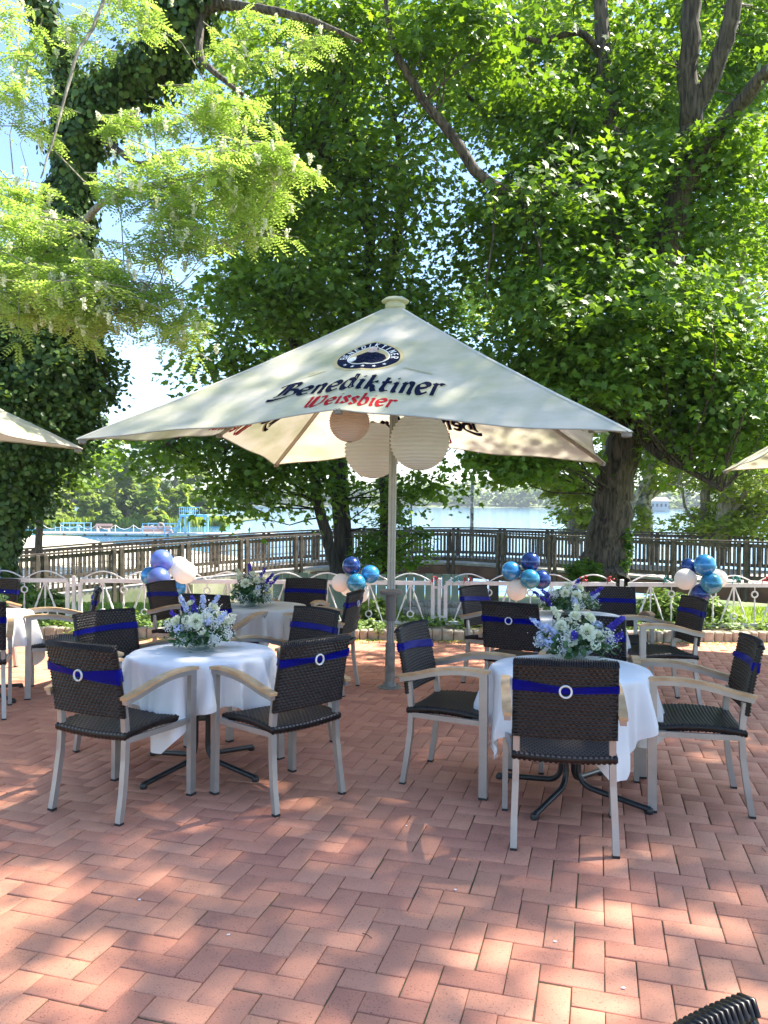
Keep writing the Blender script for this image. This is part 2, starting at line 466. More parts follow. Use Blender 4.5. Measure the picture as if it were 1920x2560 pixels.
for j in range(len(by) - 1):
    for i in range(nx - 1):
        if by[j] < shoreline(bx[i]) + 6: Fc.append((j * nx + i, j * nx + i + 1, (j + 1) * nx + i + 1, (j + 1) * nx + i))
beach = tag(np_mesh('beach', V, Fc, MAT['sand'], smooth=True), kind='structure')
# lake
wm = M_('lake_water', (.05, .20, .38), .05, spec=.6)
n = wm.node_tree; b_ = n.nodes['Principled BSDF']; b_.inputs['IOR'].default_value = 1.33
tc = n.nodes.new('ShaderNodeTexCoord'); mp = n.nodes.new('ShaderNodeMapping'); mp.inputs['Scale'].default_value = (.5, 1.2, 1)
t1 = n.nodes.new('ShaderNodeTexNoise'); t1.inputs['Scale'].default_value = 1.2; t1.inputs['Detail'].default_value = 5
n.links.new(tc.outputs['Object'], mp.inputs[0]); n.links.new(mp.outputs[0], t1.inputs['Vector'])
bp = n.nodes.new('ShaderNodeBump'); bp.inputs['Strength'].default_value = .6; bp.inputs['Distance'].default_value = .1
n.links.new(t1.outputs['Fac'], bp.inputs['Height']); n.links.new(bp.outputs[0], b_.inputs['Normal'])
mb = MB(); mb.add([(-900, 26, ZW), (900, 26, ZW), (900, 1400, ZW), (-900, 1400, ZW)], [(0, 1, 2, 3)])
tag(mb.build('lake', wm), kind='structure')

# paving: every clay paver of the herringbone is modelled in one sheet
def paving():
    ang = R(-15.6); ca, sa = math.cos(ang), math.sin(ang)
    ax = np.array([ca, sa]); bxx = np.array([-sa, ca])       # A across, B away
    P = .1045; gap = .0019; bev = .0038
    o0 = np.array([0.0, 2.2])
    V = []; Fc = []; T = []
    N = 120
    rg = np.random.default_rng(3)
    for i in range(-N, N):
        for j in range(-N, N):
            k = (i + j) % 4
            if k == 0: L = (2, 1)
            elif k == 2: L = (1, 2)
            else: continue
            x0, y0 = i * P, j * P; x1, y1 = x0 + L[0] * P, y0 + L[1] * P
            c = o0 + ax * (x0 + x1) / 2 + bxx * (y0 + y1) / 2
            if not (-5.2 < c[0] < 5.6 and .2 < c[1] < 9.62): continue
            if abs(c[0]) > 1.3 + c[1] * .62: continue
            dz = rg.normal(0, .0009); tx = rg.normal(0, .004); ty = rg.normal(0, .004)
            jx, jy = rg.normal(0, .0010, 2)
            x0 += gap + jx; x1 -= gap - jx; y0 += gap + jy; y1 -= gap - jy
            n0 = len(V)
            for (b, zz) in ((0, -.012), (0, -bev * .7), (bev, 0)):
                for (xx, yy) in ((x0 + b, y0 + b), (x1 - b, y0 + b), (x1 - b, y1 - b), (x0 + b, y1 - b)):
                    q = o0 + ax * xx + bxx * yy
                    V.append((q[0], q[1], -SL * q[1] + zz + dz + tx * (xx - x0) + ty * (yy - y0)))
            t = rg.random() * .8 + .1
            for r_ in (0, 1):
                for e in range(4):
                    a, b2 = n0 + r_ * 4 + e, n0 + r_ * 4 + (e + 1) % 4
                    Fc.append((a, b2, b2 + 4, a + 4)); T.append(t)
            Fc.append((n0 + 8, n0 + 9, n0 + 10, n0 + 11)); T.append(t)
    return np_mesh('paving', V, Fc, MAT['brick'], tint=T)
tag(paving(), kind='structure')
mb = MB(); mb.add([(-9, -2, -SL * -2 - .006), (9, -2, -SL * -2 - .006), (9, 9.62, -SL * 9.62 - .006), (-9, 9.62, -SL * 9.62 - .006)], [(0, 1, 2, 3)])
tag(mb.build('paving_joints', MAT['joint']), kind='structure')

# ------------------------------------------------------------------ wicker chair
def woven_panel(f, nu, nv, du, dv, amp, thick):
    """f(u,v)->point, normal ; weave relief on both faces, closed rim. u across 0..1, v up 0..1"""
    V = []; Fc = []
    su, sv = 4, 3
    U, Wd = nu * su + 1, nv * sv + 1
    def h(i, j):
        if i in (0, U - 1) or j in (0, Wd - 1): return 0.0
        row = j // sv; fu = (i / su + (.5 if row % 2 else 0)) % 1.0; fv = (j % sv) / sv
        a = math.sin(PI * fu); b = math.sin(PI * min(1, (fv + .0001)))
        return amp * (abs(a) ** .6) * (.15 + .85 * b) - amp * .5
    idx = {}; MI = []
    for side in (0, 1):
        for j in range(Wd):
            for i in range(U):
                u, v = i / (U - 1), j / (Wd - 1)
                p, nrm = f(u, v)
                ed = min(1, min(i, U - 1 - i) / 2.0, min(j, Wd - 1 - j) / 2.0)
                t = thick / 2 * (.55 + .45 * math.sqrt(ed)) + h(i, j)
                q = p + nrm * (t if side == 0 else -t)
                idx[(side, i, j)] = len(V); V.append(q)
    for side in (0, 1):
        for j in range(Wd - 1):
            for i in range(U - 1):
                q = (idx[(side, i, j)], idx[(side, i + 1, j)], idx[(side, i + 1, j + 1)], idx[(side, i, j + 1)])
                Fc.append(q if side == 1 else q[::-1])
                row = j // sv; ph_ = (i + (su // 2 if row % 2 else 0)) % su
                MI.append(1 if (j % sv == 0 and ph_ in (0, su - 1) and 3 < i < U - 5) else 0)  # cell-corner faces take the painted glint colour
    rim = [(i, 0) for i in range(U)] + [(U - 1, j) for j in range(1, Wd)] + [(i, Wd - 1) for i in range(U - 2, -1, -1)] + [(0, j) for j in range(Wd - 2, 0, -1)]
    for a, b in zip(rim, rim[1:] + rim[:1]):
        Fc.append((idx[(0, *a)], idx[(0, *b)], idx[(1, *b)], idx[(1, *a)])); MI.append(0)
    return V, Fc, MI
def back_f(u, v):
    x = (u - .5) * .47 * (1 - .02 * v)
    curve = .030 * (1 - (2 * u - 1) ** 2)
    y = -.222 - .065 * max(v, 0) ** 1.25 - curve * (.5 + .5 * v)
    z = .515 + v * .355 + .006 * (1 - (2 * u - 1) ** 2) * v
    e = 1e-3
    dydx = -(.5 + .5 * v) * .030 * (-4 * (2 * u - 1)) / .47
    nrm = Vector((-dydx, 1, .18 + .05 * v)).normalized()
    return Vector((x, y, z)), nrm
def seat_f(u, v):
    x = (u - .5) * .475
    y = -.225 + v * .45
    z = .410 + .030 * math.sin(PI * min(1, .15 + v * .75)) - .012 * (1 - (2 * u - 1) ** 2)
    return Vector((x, y, z)), Vector((0, 0, 1))
def arm_pts(s, zoff, a=0.0, b=1.0, n=12):
    out = []
    for i in range(n + 1):
        t = a + (b - a) * i / n
        y = .262 - t * .515
        z = .662 + .028 * math.sin(PI * min(1, t * 1.15 + .05)) * .6 - .062 * max(t, 0) ** 1.9
        x = s * (.268 + .006 * math.sin(PI * t) - .012 * t)
        out.append((x, y, z + zoff))
    return out
def chair_mesh_parts(root, sash, ring_on=True):
    for s in (-1, 1):
        m = MB()      # rear leg: splayed below the seat, continues behind the woven back
        m.sweep([(s * .226, -.248, 0.008), (s * .224, -.225, .14), (s * .218, -.205, .30), (s * .216, -.200, .42), (s * .215, -.206, .50), (s * .214, -.218, .58)],
                .030, .030, side=(1, 0, 0))
        m.box((s * .226, -.248, .006), (.032, .032, .012), 1)
        m.build('leg', [MAT['alu'], MAT['rubber']], root)
        m = MB()
        m.sweep([(s * .270, .240, .008), (s * .268, .240, .35), (s * .268, .240, .655)], .028, .045, side=(1, 0, 0))
        m.box((s * .270, .240, .006), (.031, .048, .012), 1)
        m.build('leg', [MAT['alu'], MAT['rubber']], root)
        m = MB()
        m.sweep(arm_pts(s, 0), .030, .026, side=(1, 0, 0))
        m.bar((s * .262, .17, .405), (s * .222, -.20, .400), .018, .028)       # side rail under the seat
        m.box((s * .252, .19, .405), (.035, .045, .026))
        arm = m.build('armrest', MAT['alu'], root)
        m = MB()
        pts = arm_pts(s, .0215, -.02, 1.02)
        m.sweep(pts, [.044] * 12 + [.040], .016, side=(1, 0, 0))
        m.build('arm_pad', MAT['teak'], arm)
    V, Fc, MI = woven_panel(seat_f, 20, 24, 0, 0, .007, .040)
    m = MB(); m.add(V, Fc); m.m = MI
    m.build('seat', [MAT['wicker'], MAT['wicker_glint']], root, smooth=True, auto=70)
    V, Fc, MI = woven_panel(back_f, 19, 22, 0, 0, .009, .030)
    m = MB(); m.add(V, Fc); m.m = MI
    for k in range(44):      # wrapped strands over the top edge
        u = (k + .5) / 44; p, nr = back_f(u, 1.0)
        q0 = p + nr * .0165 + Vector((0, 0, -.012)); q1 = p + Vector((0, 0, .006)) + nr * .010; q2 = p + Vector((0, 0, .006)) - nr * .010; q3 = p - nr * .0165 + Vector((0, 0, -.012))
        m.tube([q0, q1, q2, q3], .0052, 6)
    m.build('backrest', [MAT['wicker'], MAT['wicker_glint']], root, smooth=True, auto=70)
    if not sash: return
    # sash band round the back: hw(u) half width, zc(u) centre height
    (zl, zr, zc_, wl, wc, wr) = sash
    m = MB()
    def band(side, n=20):
        vs = []
        for i in range(n + 1):
            u = i / n
            if side < 0:
                t = abs(2 * u - 1) ** .8; zz = zc_ * (1 - t) + (zl if u < .5 else zr) * t; hw = wc * (1 - t) + (wl if u < .5 else wr) * t
            else:
                zz = zl * (1 - u) + zr * u; hw = (wl * (1 - u) + wr * u) * .8
            v0 = (zz - .515) / .355
            row = []
            for k in range(7):
                a = k / 6 * 2 - 1
                p, nr = back_f(u, v0 + a * hw / .355)
                wob = .0018 * math.sin(a * 9 + u * 5) + .0012 * math.sin(a * 17 - u * 11)
                row.append(p + nr * side * (.0200 + wob))
            vs.append(row)
        return vs
    fr = band(1); bk = band(-1)
    loop = fr + bk[::-1]
    vs = [p for row in loop for p in row]; nn = len(loop)
    fs = []
    for i in range(nn):
        for k in range(6):
            i2 = (i + 1) % nn
            fs.append((i * 7 + k, i2 * 7 + k, i2 * 7 + k + 1, i * 7 + k + 1))
    m.add(vs, fs)
    so = m.build('sash', MAT['sash'], root, smooth=True)
    if ring_on:
        m = MB()
        v0 = (zc_ - .515) / .355; p, nr = back_f(.5, v0)
        q = p - nr * .024
        m.torus(q, .026, .0048, 'Y', 30, 6)
        for k in range(26):
            a = 2 * PI * k / 26
            m.box(q + Vector((.026 * math.cos(a), -.003, .026 * math.sin(a))), (.0045, .006, .0045), M=Matrix.Rotation(a, 3, 'Y'))
        m.build('buckle', MAT['ring'], so, smooth=False)
sash_kinds = {
    'a': (.752, .728, .722, .023, .012, .040),
    'b': (.775, .785, .772, .022, .012, .022),
    'c': (.748, .748, .742, .024, .015, .024),
    'd': (.765, .758, .742, .026, .013, .018),
    'e': (.735, .775, .745, .028, .014, .024),
}
protos = {}
def chair(x, y, rz, kind, label, group='wicker armchairs around the tables', ring=True):
    M4 = slope_at(x, y, rz)
    key = (kind, ring)
    if key in protos:
        r = copy_tree(protos[key]); r.matrix_world = M4
    else:
        r = empty('wicker_chair', M4, 'x', 'chair', group)
        r.matrix_world = Matrix.Identity(4)
        chair_mesh_parts(r, sash_kinds.get(kind), ring)
        bpy.context.view_layer.update()
        r.matrix_world = M4
        protos[key] = r
    tag(r, label, 'chair', group)
    return r
chair(-1.385, 4.06, -24.9, 'a', 'wicker armchair seen from behind, left of the left front table, sash widening to the right')
chair(-.555, 4.205, 45.6, 'b', 'wicker armchair with thin blue sash, seen from behind, right of the left front table')
chair(-1.632, 4.953, -126.1, 'd', 'wicker armchair facing the camera at the far left side of the left front table')
chair(-.67, 5.158, 136.5, 'c', 'sunlit brownish wicker armchair facing the camera at the back right of the left front table')
chair(.866, 3.70, -9.5, 'd', 'nearest wicker armchair, seen squarely from behind in front of the right front table')
chair(.436, 4.466, -114.1, 'e', 'wicker armchair in profile on the left side of the right front table')
chair(1.695, 4.168, 76.5, 'd', 'wicker armchair in profile at the far right side of the right front table')
chair(1.27, 4.72, 165, 'c', 'wicker armchair facing the camera directly behind the flowers of the right front table')
chair(1.107, 6.09, -30, 'c', 'wicker armchair with white ring, seen from behind in front of the right back table')
chair(1.08, 7.12, -129.7, 'e', 'wicker armchair at the back left of the right back table, just below a balloon cluster')
chair(2.28, 6.32, 92, 'd', 'wicker armchair in profile on the right side of the right back table')
chair(2.13, 7.02, 173, 'c', 'wicker armchair facing the camera behind the right back table, partly hidden by blue flowers')
chair(-.885, 7.80, 165.6, 'c', 'brownish wicker armchair facing the camera behind the cream-clothed left back table')
chair(-.523, 6.79, 75.5, 'b', 'wicker armchair turned away, between the left back table and the parasol pole')
chair(-1.92, 7.46, -108.6, 'e', 'wicker armchair with broad blue sash left of the cream-clothed table, under periwinkle balloons')
chair(-1.37, 6.56, -19.3, 'd', 'wicker armchair seen from behind, showing just behind the left front bouquet')
chair(-2.805, 6.66, 111.7, 'b', 'wicker armchair turned left towards the leftmost table, wooden arms seen side-on')
chair(-3.95, 7.5, 172, 'c', 'wicker armchair facing the camera behind the leftmost table')
chair(-3.124, 5.81, 26.5, 'c', 'wicker armchair cut by the left picture edge, nearer than the leftmost table')
chair(.505, .612, 222, None, 'wicker chair without sash, only its back corner showing at the bottom right', group=None)

# ------------------------------------------------------------------ tables and cloths
def table(x, y, label, r=.415, rz=20, top_z=.695):
    t = empty('bistro_table', slope_at(x, y, rz), label, 'table', 'round tables under white cloths')
    Mi = t.matrix_world.copy(); t.matrix_world = Matrix.Identity(4)
    m = MB(); m.lathe([(0, top_z - .03), (r - .01, top_z - .03), (r, top_z - .022), (r, top_z - .006), (r - .006, top_z), (0, top_z)], 48)
    m.build('tabletop', MAT['black'], t, smooth=True, auto=40)
    m = MB(); m.box((0, 0, .60), (.13, .13, .02)); m.box((0, 0, .30), (.10, .10, .012)); m.lathe([(.0, .650), (.10, .650), (.10, .665), (0, .665)], 20)
    m.build('bracket', MAT['black'], t)
    for k in range(4):
        a = PI / 4 + k * PI / 2; d = Vector((math.cos(a), math.sin(a), 0))
        pts = [d * .05 + Vector((0, 0, .655)), d * .05 + Vector((0, 0, .30)), d * .05 + Vector((0, 0, .15))]
        for q in range(1, 7):
            b = q / 6 * R(82); pts.append(d * (.05 + .09 * (1 - math.cos(b))) + Vector((0, 0, .15 - .09 * math.sin(b))))
        pts.append(d * .44 + Vector((0, 0, .020)))
        m = MB(); m.tube(pts, .0155, 10); m.lathe([(0, 0), (.020, 0), (.022, .012), (.018, .026), (0, .03)], 12, c=d * .435)
        m.build('leg', MAT['black'], t, smooth=True, auto=50)
    bpy.context.view_layer.update()
    t.matrix_world = Mi
    return t
def tablecloth(x, y, label, r=.42, half=.665, rz=0, mat='cloth', seed=1, ztop=.701, nf=11, amp=1.0):
    rg = random.Random(seed)
    nth = 264; ns = 22
    ph = [rg.uniform(0, 6.28) for _ in range(6)]; aj = [rg.uniform(.6, 1.3) for _ in range(40)]
    V = [(0, 0, ztop)]; Fc = []
    rings_top = 7
    rot = R(rz)
    def fold(th):
        u = th * nf / (2 * PI) + .35 * math.sin(th * 2 + ph[0]) + .2 * math.sin(th * 3 + ph[1])
        k = int(math.floor(u)) % nf
        fr = u - math.floor(u)
        s_ = .5 - .5 * math.cos(2 * PI * fr)
        return (s_ ** 1.6) * aj[k] + .12 * math.sin(th * 31 + ph[2])
    for j in range(1, rings_top):
        rr = r * j / (rings_top - 1)
        for i in range(nth):
            th = 2 * PI * i / nth
            z = ztop + .0008 * math.sin(rr * 30 + th * 3 + ph[3])
            V.append((rr * math.cos(th), rr * math.sin(th), z - (.004 if j == rings_top - 1 else 0)))
    for j in range(1, ns + 1):
        s = j / ns
        for i in range(nth):
            th = 2 * PI * i / nth; tt = th - rot
            # distance from the rim to the edge of the square cloth, measured along this bearing
            L = half / max(abs(math.cos(tt)), abs(math.sin(tt))) - r
            L = min(L, .46)
            L *= 1 + .015 * math.sin(5 * th + ph[4])
            fo = fold(th)
            e = min(1, s * 1.15)
            out = .006 + .010 * e + (fo * .105 * (e ** .8) - .020 * e) * amp
            crn = max(0, (L - (half - r)) / (half * .414))
            out += .03 * crn * e * e
            d = L * s
            drop = math.sqrt(max(0, d * d - (out * .6) ** 2)) if d > out * .6 else d * .5
            th2 = th + .05 * e * math.sin(th * nf + ph[5]) * amp
            V.append(((r + out) * math.cos(th2), (r + out) * math.sin(th2), ztop - .004 - drop))
    tot = rings_top - 1 + ns
    for i in range(nth): Fc.append((0, 1 + i, 1 + (i + 1) % nth, 1 + (i + 1) % nth))
    Fq = []
    for j in range(tot - 1):
        for i in range(nth):
            i2 = (i + 1) % nth; a = 1 + j * nth
            Fq.append((a + i, a + nth + i, a + nth + i2, a + i2))
    m = MB(); m.add(V, [(f[0], f[1], f[2]) for f in Fc] + Fq)
    o = m.build('tablecloth', MAT[mat], smooth=True)
    o.matrix_world = slope_at(x, y, 0)
    return tag(o, label, 'tablecloth', 'cloths draped over the round tables')
T1 = (-1.09, 4.62); T2 = (1.03, 4.20); T3 = (1.61, 6.55); T4 = (-1.14, 7.12); T5 = (-3.39, 6.40)
table(*T1, 'round table with black bent-tube legs at the left front, under a white cloth', rz=12)
table(*T2, 'round table with black bent-tube legs at the right front, behind the nearest chair', rz=8)
table(*T3, 'round table at the right back, mostly hidden behind the right front flowers')
table(*T4, 'round table at the left back, under a cream cloth')
table(*T5, 'round table cut by the left picture edge')
tablecloth(*T1, 'bluish white cloth with deep folds on the left front table', rz=30, seed=3)
tablecloth(*T2, 'white cloth with pointed hanging corners on the right front table', rz=60, seed=8)
tablecloth(*T3, 'white cloth on the right back table behind the right front bouquet', rz=20, seed=5)
tablecloth(*T4, 'cream white cloth on the left back table', rz=35, seed=11, mat='cloth_cream')
tablecloth(*T5, 'white cloth on the leftmost table, cut by the picture edge', rz=70, seed=14)

# ------------------------------------------------------------------ leaf and petal clouds
SH_DIAMOND = np.array([(0, 0), (.38, .45), (0, 1), (-.38, .45)])
SH_MAPLE = np.array([(0, 0), (.50, .12), (.36, .34), (.62, .62), (.22, .62), (0, 1.05), (-.22, .62), (-.62, .62), (-.36, .34), (-.50, .12)])
SH_HEX = np.array([(0, 0), (.36, .22), (.34, .62), (0, 1), (-.34, .62), (-.36, .22)])
SH_LONG = np.array([(0, 0), (.17, .4), (0, 1), (-.17, .4)])
def leaves(P, N, U, size, shape, fold=.0):
    """P centres, N normals, U tip directions"""
    n = len(P); k = len(shape)
    N = N / np.linalg.norm(N, axis=1, keepdims=True)
    U = U - N * (U * N).sum(1, keepdims=True); U /= np.linalg.norm(U, axis=1, keepdims=True) + 1e-9
    W = np.cross(U, N)
    sz = np.asarray(size).reshape(-1, 1, 1) * np.ones((n, 1, 1))
    sx = shape[:, 0].reshape(1, k, 1); sy = (shape[:, 1] - .5).reshape(1, k, 1)
    V = P[:, None, :] + sz * (sx * W[:, None, :] + sy * U[:, None, :] + fold * np.abs(sx) * N[:, None, :] * -1 - .18 * fold * (sy + .5) ** 2 * N[:, None, :])
    Fc = np.arange(n * k).reshape(n, k)
    return V.reshape(-1, 3), Fc
def rand_dir(n, g=None):
    v = (g or rng).normal(size=(n, 3)); return v / np.linalg.norm(v, axis=1, keepdims=True)

# ------------------------------------------------------------------ table bouquets
def rose(c, r, up, mat, parent, name='rose', seed=0):
    g = random.Random(seed)
    upv = Vector(up).normalized(); M = upv.to_track_quat('Z', 'Y').to_matrix()
    V = []; Fc = []; T = []
    for ly, (rad, n_, tilt, sz) in enumerate([(.18, 3, .15, .55), (.34, 5, .35, .62), (.52, 6, .6, .68), (.72, 7, .95, .72), (.9, 8, 1.25, .70)]):
        for k in range(n_):
            a = 2 * PI * k / n_ + ly * .6 + g.uniform(-.1, .1)
            # cupped petal, 3x4 grid
            base = len(V)
            for j in range(4):
                for i in range(4):
                    s = i / 3 * 2 - 1; t = j / 3
                    ww = sz * r * .62 * math.sin(PI * (.25 + .6 * t)) 
                    ang = tilt * (t ** .8)
                    rr = rad * r * .45 + r * .75 * sz * math.sin(ang) * t
                    zz = r * (.55 - ly * .16) * 0 + r * .95 * sz * math.cos(ang * .9) * t - ly * r * .06
                    aa = a + s * ww / (r * (.35 + rad * .6))
                    V.append(M @ Vector((rr * math.cos(aa), rr * math.sin(aa), zz - .25 * r)) + Vector(c))
            for j in range(3):
                for i in range(3):
                    b = base + j * 4 + i; Fc.append((b, b + 1, b + 5, b + 4)); T.append(g.random())
    return np_mesh(name, [tuple(v) for v in V], Fc, mat, parent, tint=T, smooth=True)
def bouquet(x, y, label, seed, rr=.145, hh=.20, spikes=(), rosepos=(), n_leaf=420, bowl='glass', drop=0.0, breath=700, pale=6, wide=1.0):
    g = np.random.default_rng(seed)
    b = empty('flower_arrangement', Matrix.Translation((x, y, zt(y) + .7045)), label, 'flower arrangement', 'bouquets in glass bowls on the tables')
    Mi = b.matrix_world.copy(); b.matrix_world = Matrix.Identity(4)
    m = MB(); m.lathe([(0, .0), (.055, .0), (.058, .006), (.035, .012), (.045, .022), (.085, .05), (.112, .085), (.120, .105), (.117, .105), (.108, .085), (.08, .052), (.04, .028), (0, .026)], 40)
    m.build('bowl', MAT['glass'], b, smooth=True, auto=60)
    m = MB(); m.lathe([(0, .032), (.05, .036), (.085, .066), (.104, .094), (.06, .125), (0, .135)], 28)
    m.build('floral_foam', MAT['foam'], b, smooth=True)
    def dome(n, r0, r1, zmin=-.02, zs=1.0):
        th = g.uniform(0, 2 * PI, n); ph = np.arcsin(g.uniform(zmin, 1, n)); r_ = g.uniform(r0, r1, n)
        p = np.stack([np.cos(ph) * np.cos(th) * r_ * wide, np.cos(ph) * np.sin(th) * r_, np.sin(ph) * r_ * zs], 1)
        return p
    P = dome(n_leaf, rr * .5, rr * 1.12, -.25, hh / rr * .75); D = P / np.linalg.norm(P, axis=1, keepdims=True)
    P[:, 2] += .085
    N = D * .4 + rand_dir(n_leaf, g) * .6 + np.array([0, 0, .5])
    V, Fc = leaves(P, N, D + rand_dir(n_leaf, g) * .5 + np.array([0, 0, -.3]), g.uniform(.028, .058, n_leaf), SH_HEX * np.array([.8, 1]), .3)
    np_mesh('foliage', V, Fc, MAT['fl_leaf'], b, tint=g.random(n_leaf))
    # trailing sprigs
    for k in range(7):
        Vs = []; Fs = []; T = []; off = 0
        a = g.uniform(0, 2 * PI) if k else -1.1; q = np.array([math.cos(a) * .10, math.sin(a) * .10, .09]); d = np.array([math.cos(a), math.sin(a), .25])
        stem = [Vector(q)]
        for j in range(10):
            q = q + d * .014; d = d + np.array([0, 0, -.13]); stem.append(Vector(q))
            for s_ in (-1, 1):
                u = d + s_ * np.array([-math.sin(a), math.cos(a), 0]) * 1.0
                V, Fc = leaves(np.array([q + u * .012]), np.array([[.2 * s_, .1, 1.0]]), np.array([u]), [.036], SH_HEX * np.array([.75, 1]), .2)
                Vs.append(V); Fs.append(Fc + off); off += len(V); T.append(g.random())
        np_mesh('sprig', np.concatenate(Vs), np.concatenate(Fs), MAT['fl_leaf'], b, tint=T)
    # baby's breath
    n = breath; cl = dome(16, rr * .85, rr * 1.15, -.1, hh / rr * .72); cl[:, 2] += .08
    ci = g.integers(0, 16, n); P = cl[ci] + g.normal(0, .020, (n, 3)); D = rand_dir(n, g)
    V = []; Fc = []; o_ = 0
    V1, F1 = leaves(P, D, rand_dir(n, g), np.full(n, .0095), np.array([(-.5, .5), (0, 0), (.5, .5), (0, 1)]), 0)
    V2, F2 = leaves(P, np.roll(D, 1, 1), rand_dir(n, g), np.full(n, .0095), np.array([(-.5, .5), (0, 0), (.5, .5), (0, 1)]), 0)
    np_mesh('baby_breath', np.concatenate([V1, V2]), np.concatenate([F1, F2 + len(V1)]), MAT['breath'], b, tint=g.random(2 * n))
    # hydrangea-like pale heads
    for k in range(pale):
        th = g.uniform(0, 2 * PI); el = g.uniform(.2, 1.2); c = np.array([math.cos(th) * math.cos(el) * rr * wide, math.sin(th) * math.cos(el) * rr, math.sin(el) * hh * .8 + .08])
        n = 70; d = rand_dir(n, g); P = c + d * .030; V, Fc = leaves(P, d + rand_dir(n, g) * .3, rand_dir(n, g), g.uniform(.013, .019, n), SH_HEX, .2)
        np_mesh('flower_head', V, Fc, MAT['petal_pale'] if k % 2 else MAT['petal_white'], b, tint=g.random(n))
    for (sx, sy, sz, L, kind) in spikes:
        q = np.array([sx, sy, sz]); dr = np.array([sx * .9, sy * .9, .12]); dr = dr / np.linalg.norm(dr)
        n = int(L / .0011); t = g.uniform(0, 1, n); P = q + dr * (t * L)[:, None] + rand_dir(n, g) * (.022 * (1 - .6 * t))[:, None]
        V, Fc = leaves(P, rand_dir(n, g), dr + rand_dir(n, g) * .8, g.uniform(.014, .022, n), SH_HEX, .2)
        np_mesh('delphinium_spike', V, Fc, MAT[kind], b, tint=g.random(n))
    for k, (sx, sy, sz, r_) in enumerate(rosepos):
        rose((sx, sy, sz), r_, (sx * 2, sy * 2 - .05, sz - .02), MAT['petal_white'], b, seed=seed * 10 + k)
    bpy.context.view_layer.update()
    b.matrix_world = Mi
    return b
bouquet(-1.12, 4.70, 'bouquet of white rose and pale blue flowers on the left front table', 1, rr=.175, hh=.21,
        spikes=[(-.03, .0, .22, .10, 'petal_blue'), (.06, .0, .22, .12, 'petal_pale'), (-.08, .03, .22, .11, 'petal_pale'), (.11, -.06, .16, .11, 'petal_pale'), (-.12, .0, .16, .09, 'petal_blue'), (.02, -.04, .25, .09, 'petal_pale'), (.14, .0, .14, .10, 'petal_white')],
        rosepos=[(.005, -.15, .20, .056), (-.13, -.10, .19, .044), (.09, -.02, .27, .038), (-.06, -.02, .29, .034)], n_leaf=560, breath=2200, pale=9)
bouquet(1.12, 4.42, 'wide bouquet of white roses and violet-blue delphinium on the right front table', 2, rr=.195, hh=.17, wide=1.15,
        spikes=[(.13, -.05, .16, .14, 'petal_blue'), (.17, .02, .16, .13, 'petal_blue'), (.15, -.10, .12, .10, 'petal_blue'), (-.05, -.14, .15, .07, 'petal_blue'), (-.17, .0, .16, .13, 'petal_pale'), (-.14, -.08, .15, .11, 'petal_pale'), (.0, .02, .22, .10, 'petal_white'), (-.09, .0, .22, .10, 'petal_white')],
        rosepos=[(.02, -.16, .19, .058), (-.07, -.14, .15, .050), (.09, -.13, .16, .046), (-.12, -.07, .21, .044), (.06, -.05, .26, .046), (-.03, -.05, .27, .04)], n_leaf=520, breath=1700, pale=12)
bouquet(1.60, 6.62, 'bouquet of pale roses and dark blue delphinium on the right back table', 3, rr=.20, hh=.17, wide=1.15,
        spikes=[(-.16, -.04, .14, .13, 'petal_blue'), (-.20, .02, .12, .12, 'petal_blue'), (.18, -.02, .16, .12, 'petal_blue'), (.15, -.08, .13, .11, 'petal_pale'), (.05, .0, .22, .09, 'petal_blue'), (-.18, -.10, .10, .10, 'petal_blue')],
        rosepos=[(.03, -.17, .18, .056), (-.07, -.14, .20, .048), (.08, -.08, .24, .044), (-.02, -.05, .26, .04)], n_leaf=520, breath=1500, pale=10)
bouquet(-1.22, 7.08, 'tall bouquet of yellowish roses and dark blue delphinium on the cream-clothed left back table', 4, rr=.17, hh=.25,
        spikes=[(-.01, .0, .28, .11, 'petal_blue'), (.12, -.04, .20, .14, 'petal_blue'), (.15, .02, .18, .13, 'petal_blue'), (-.09, .0, .27, .09, 'petal_white'), (.08, .0, .26, .1, 'petal_blue')],
        rosepos=[(-.03, -.15, .23, .054), (.07, -.10, .25, .042), (-.10, -.08, .28, .042), (.15, -.03, .20, .042), (.03, -.08, .31, .036)], n_leaf=620, breath=900, pale=5)
bouquet(-3.42, 6.45, 'bouquet on the leftmost table, of which only green leaves show at the picture edge', 5, rr=.19, hh=.15, n_leaf=450, breath=300, pale=3, wide=1.2)
m = MB()
for k, (a, z) in enumerate(((0, 0), (26, .0022), (51, .0044))):
    m.box((0, 0, z), (.26, .26, .0016), M=Matrix.Rotation(R(a), 3, 'Z'))
tag(m.build('napkin', MAT['paper'], M4=slope_at(1.12, 4.42, 15) @ Matrix.Translation((0, 0, .7020))), 'stack of flat white paper napkins under the bowl on the right front table', 'napkin')

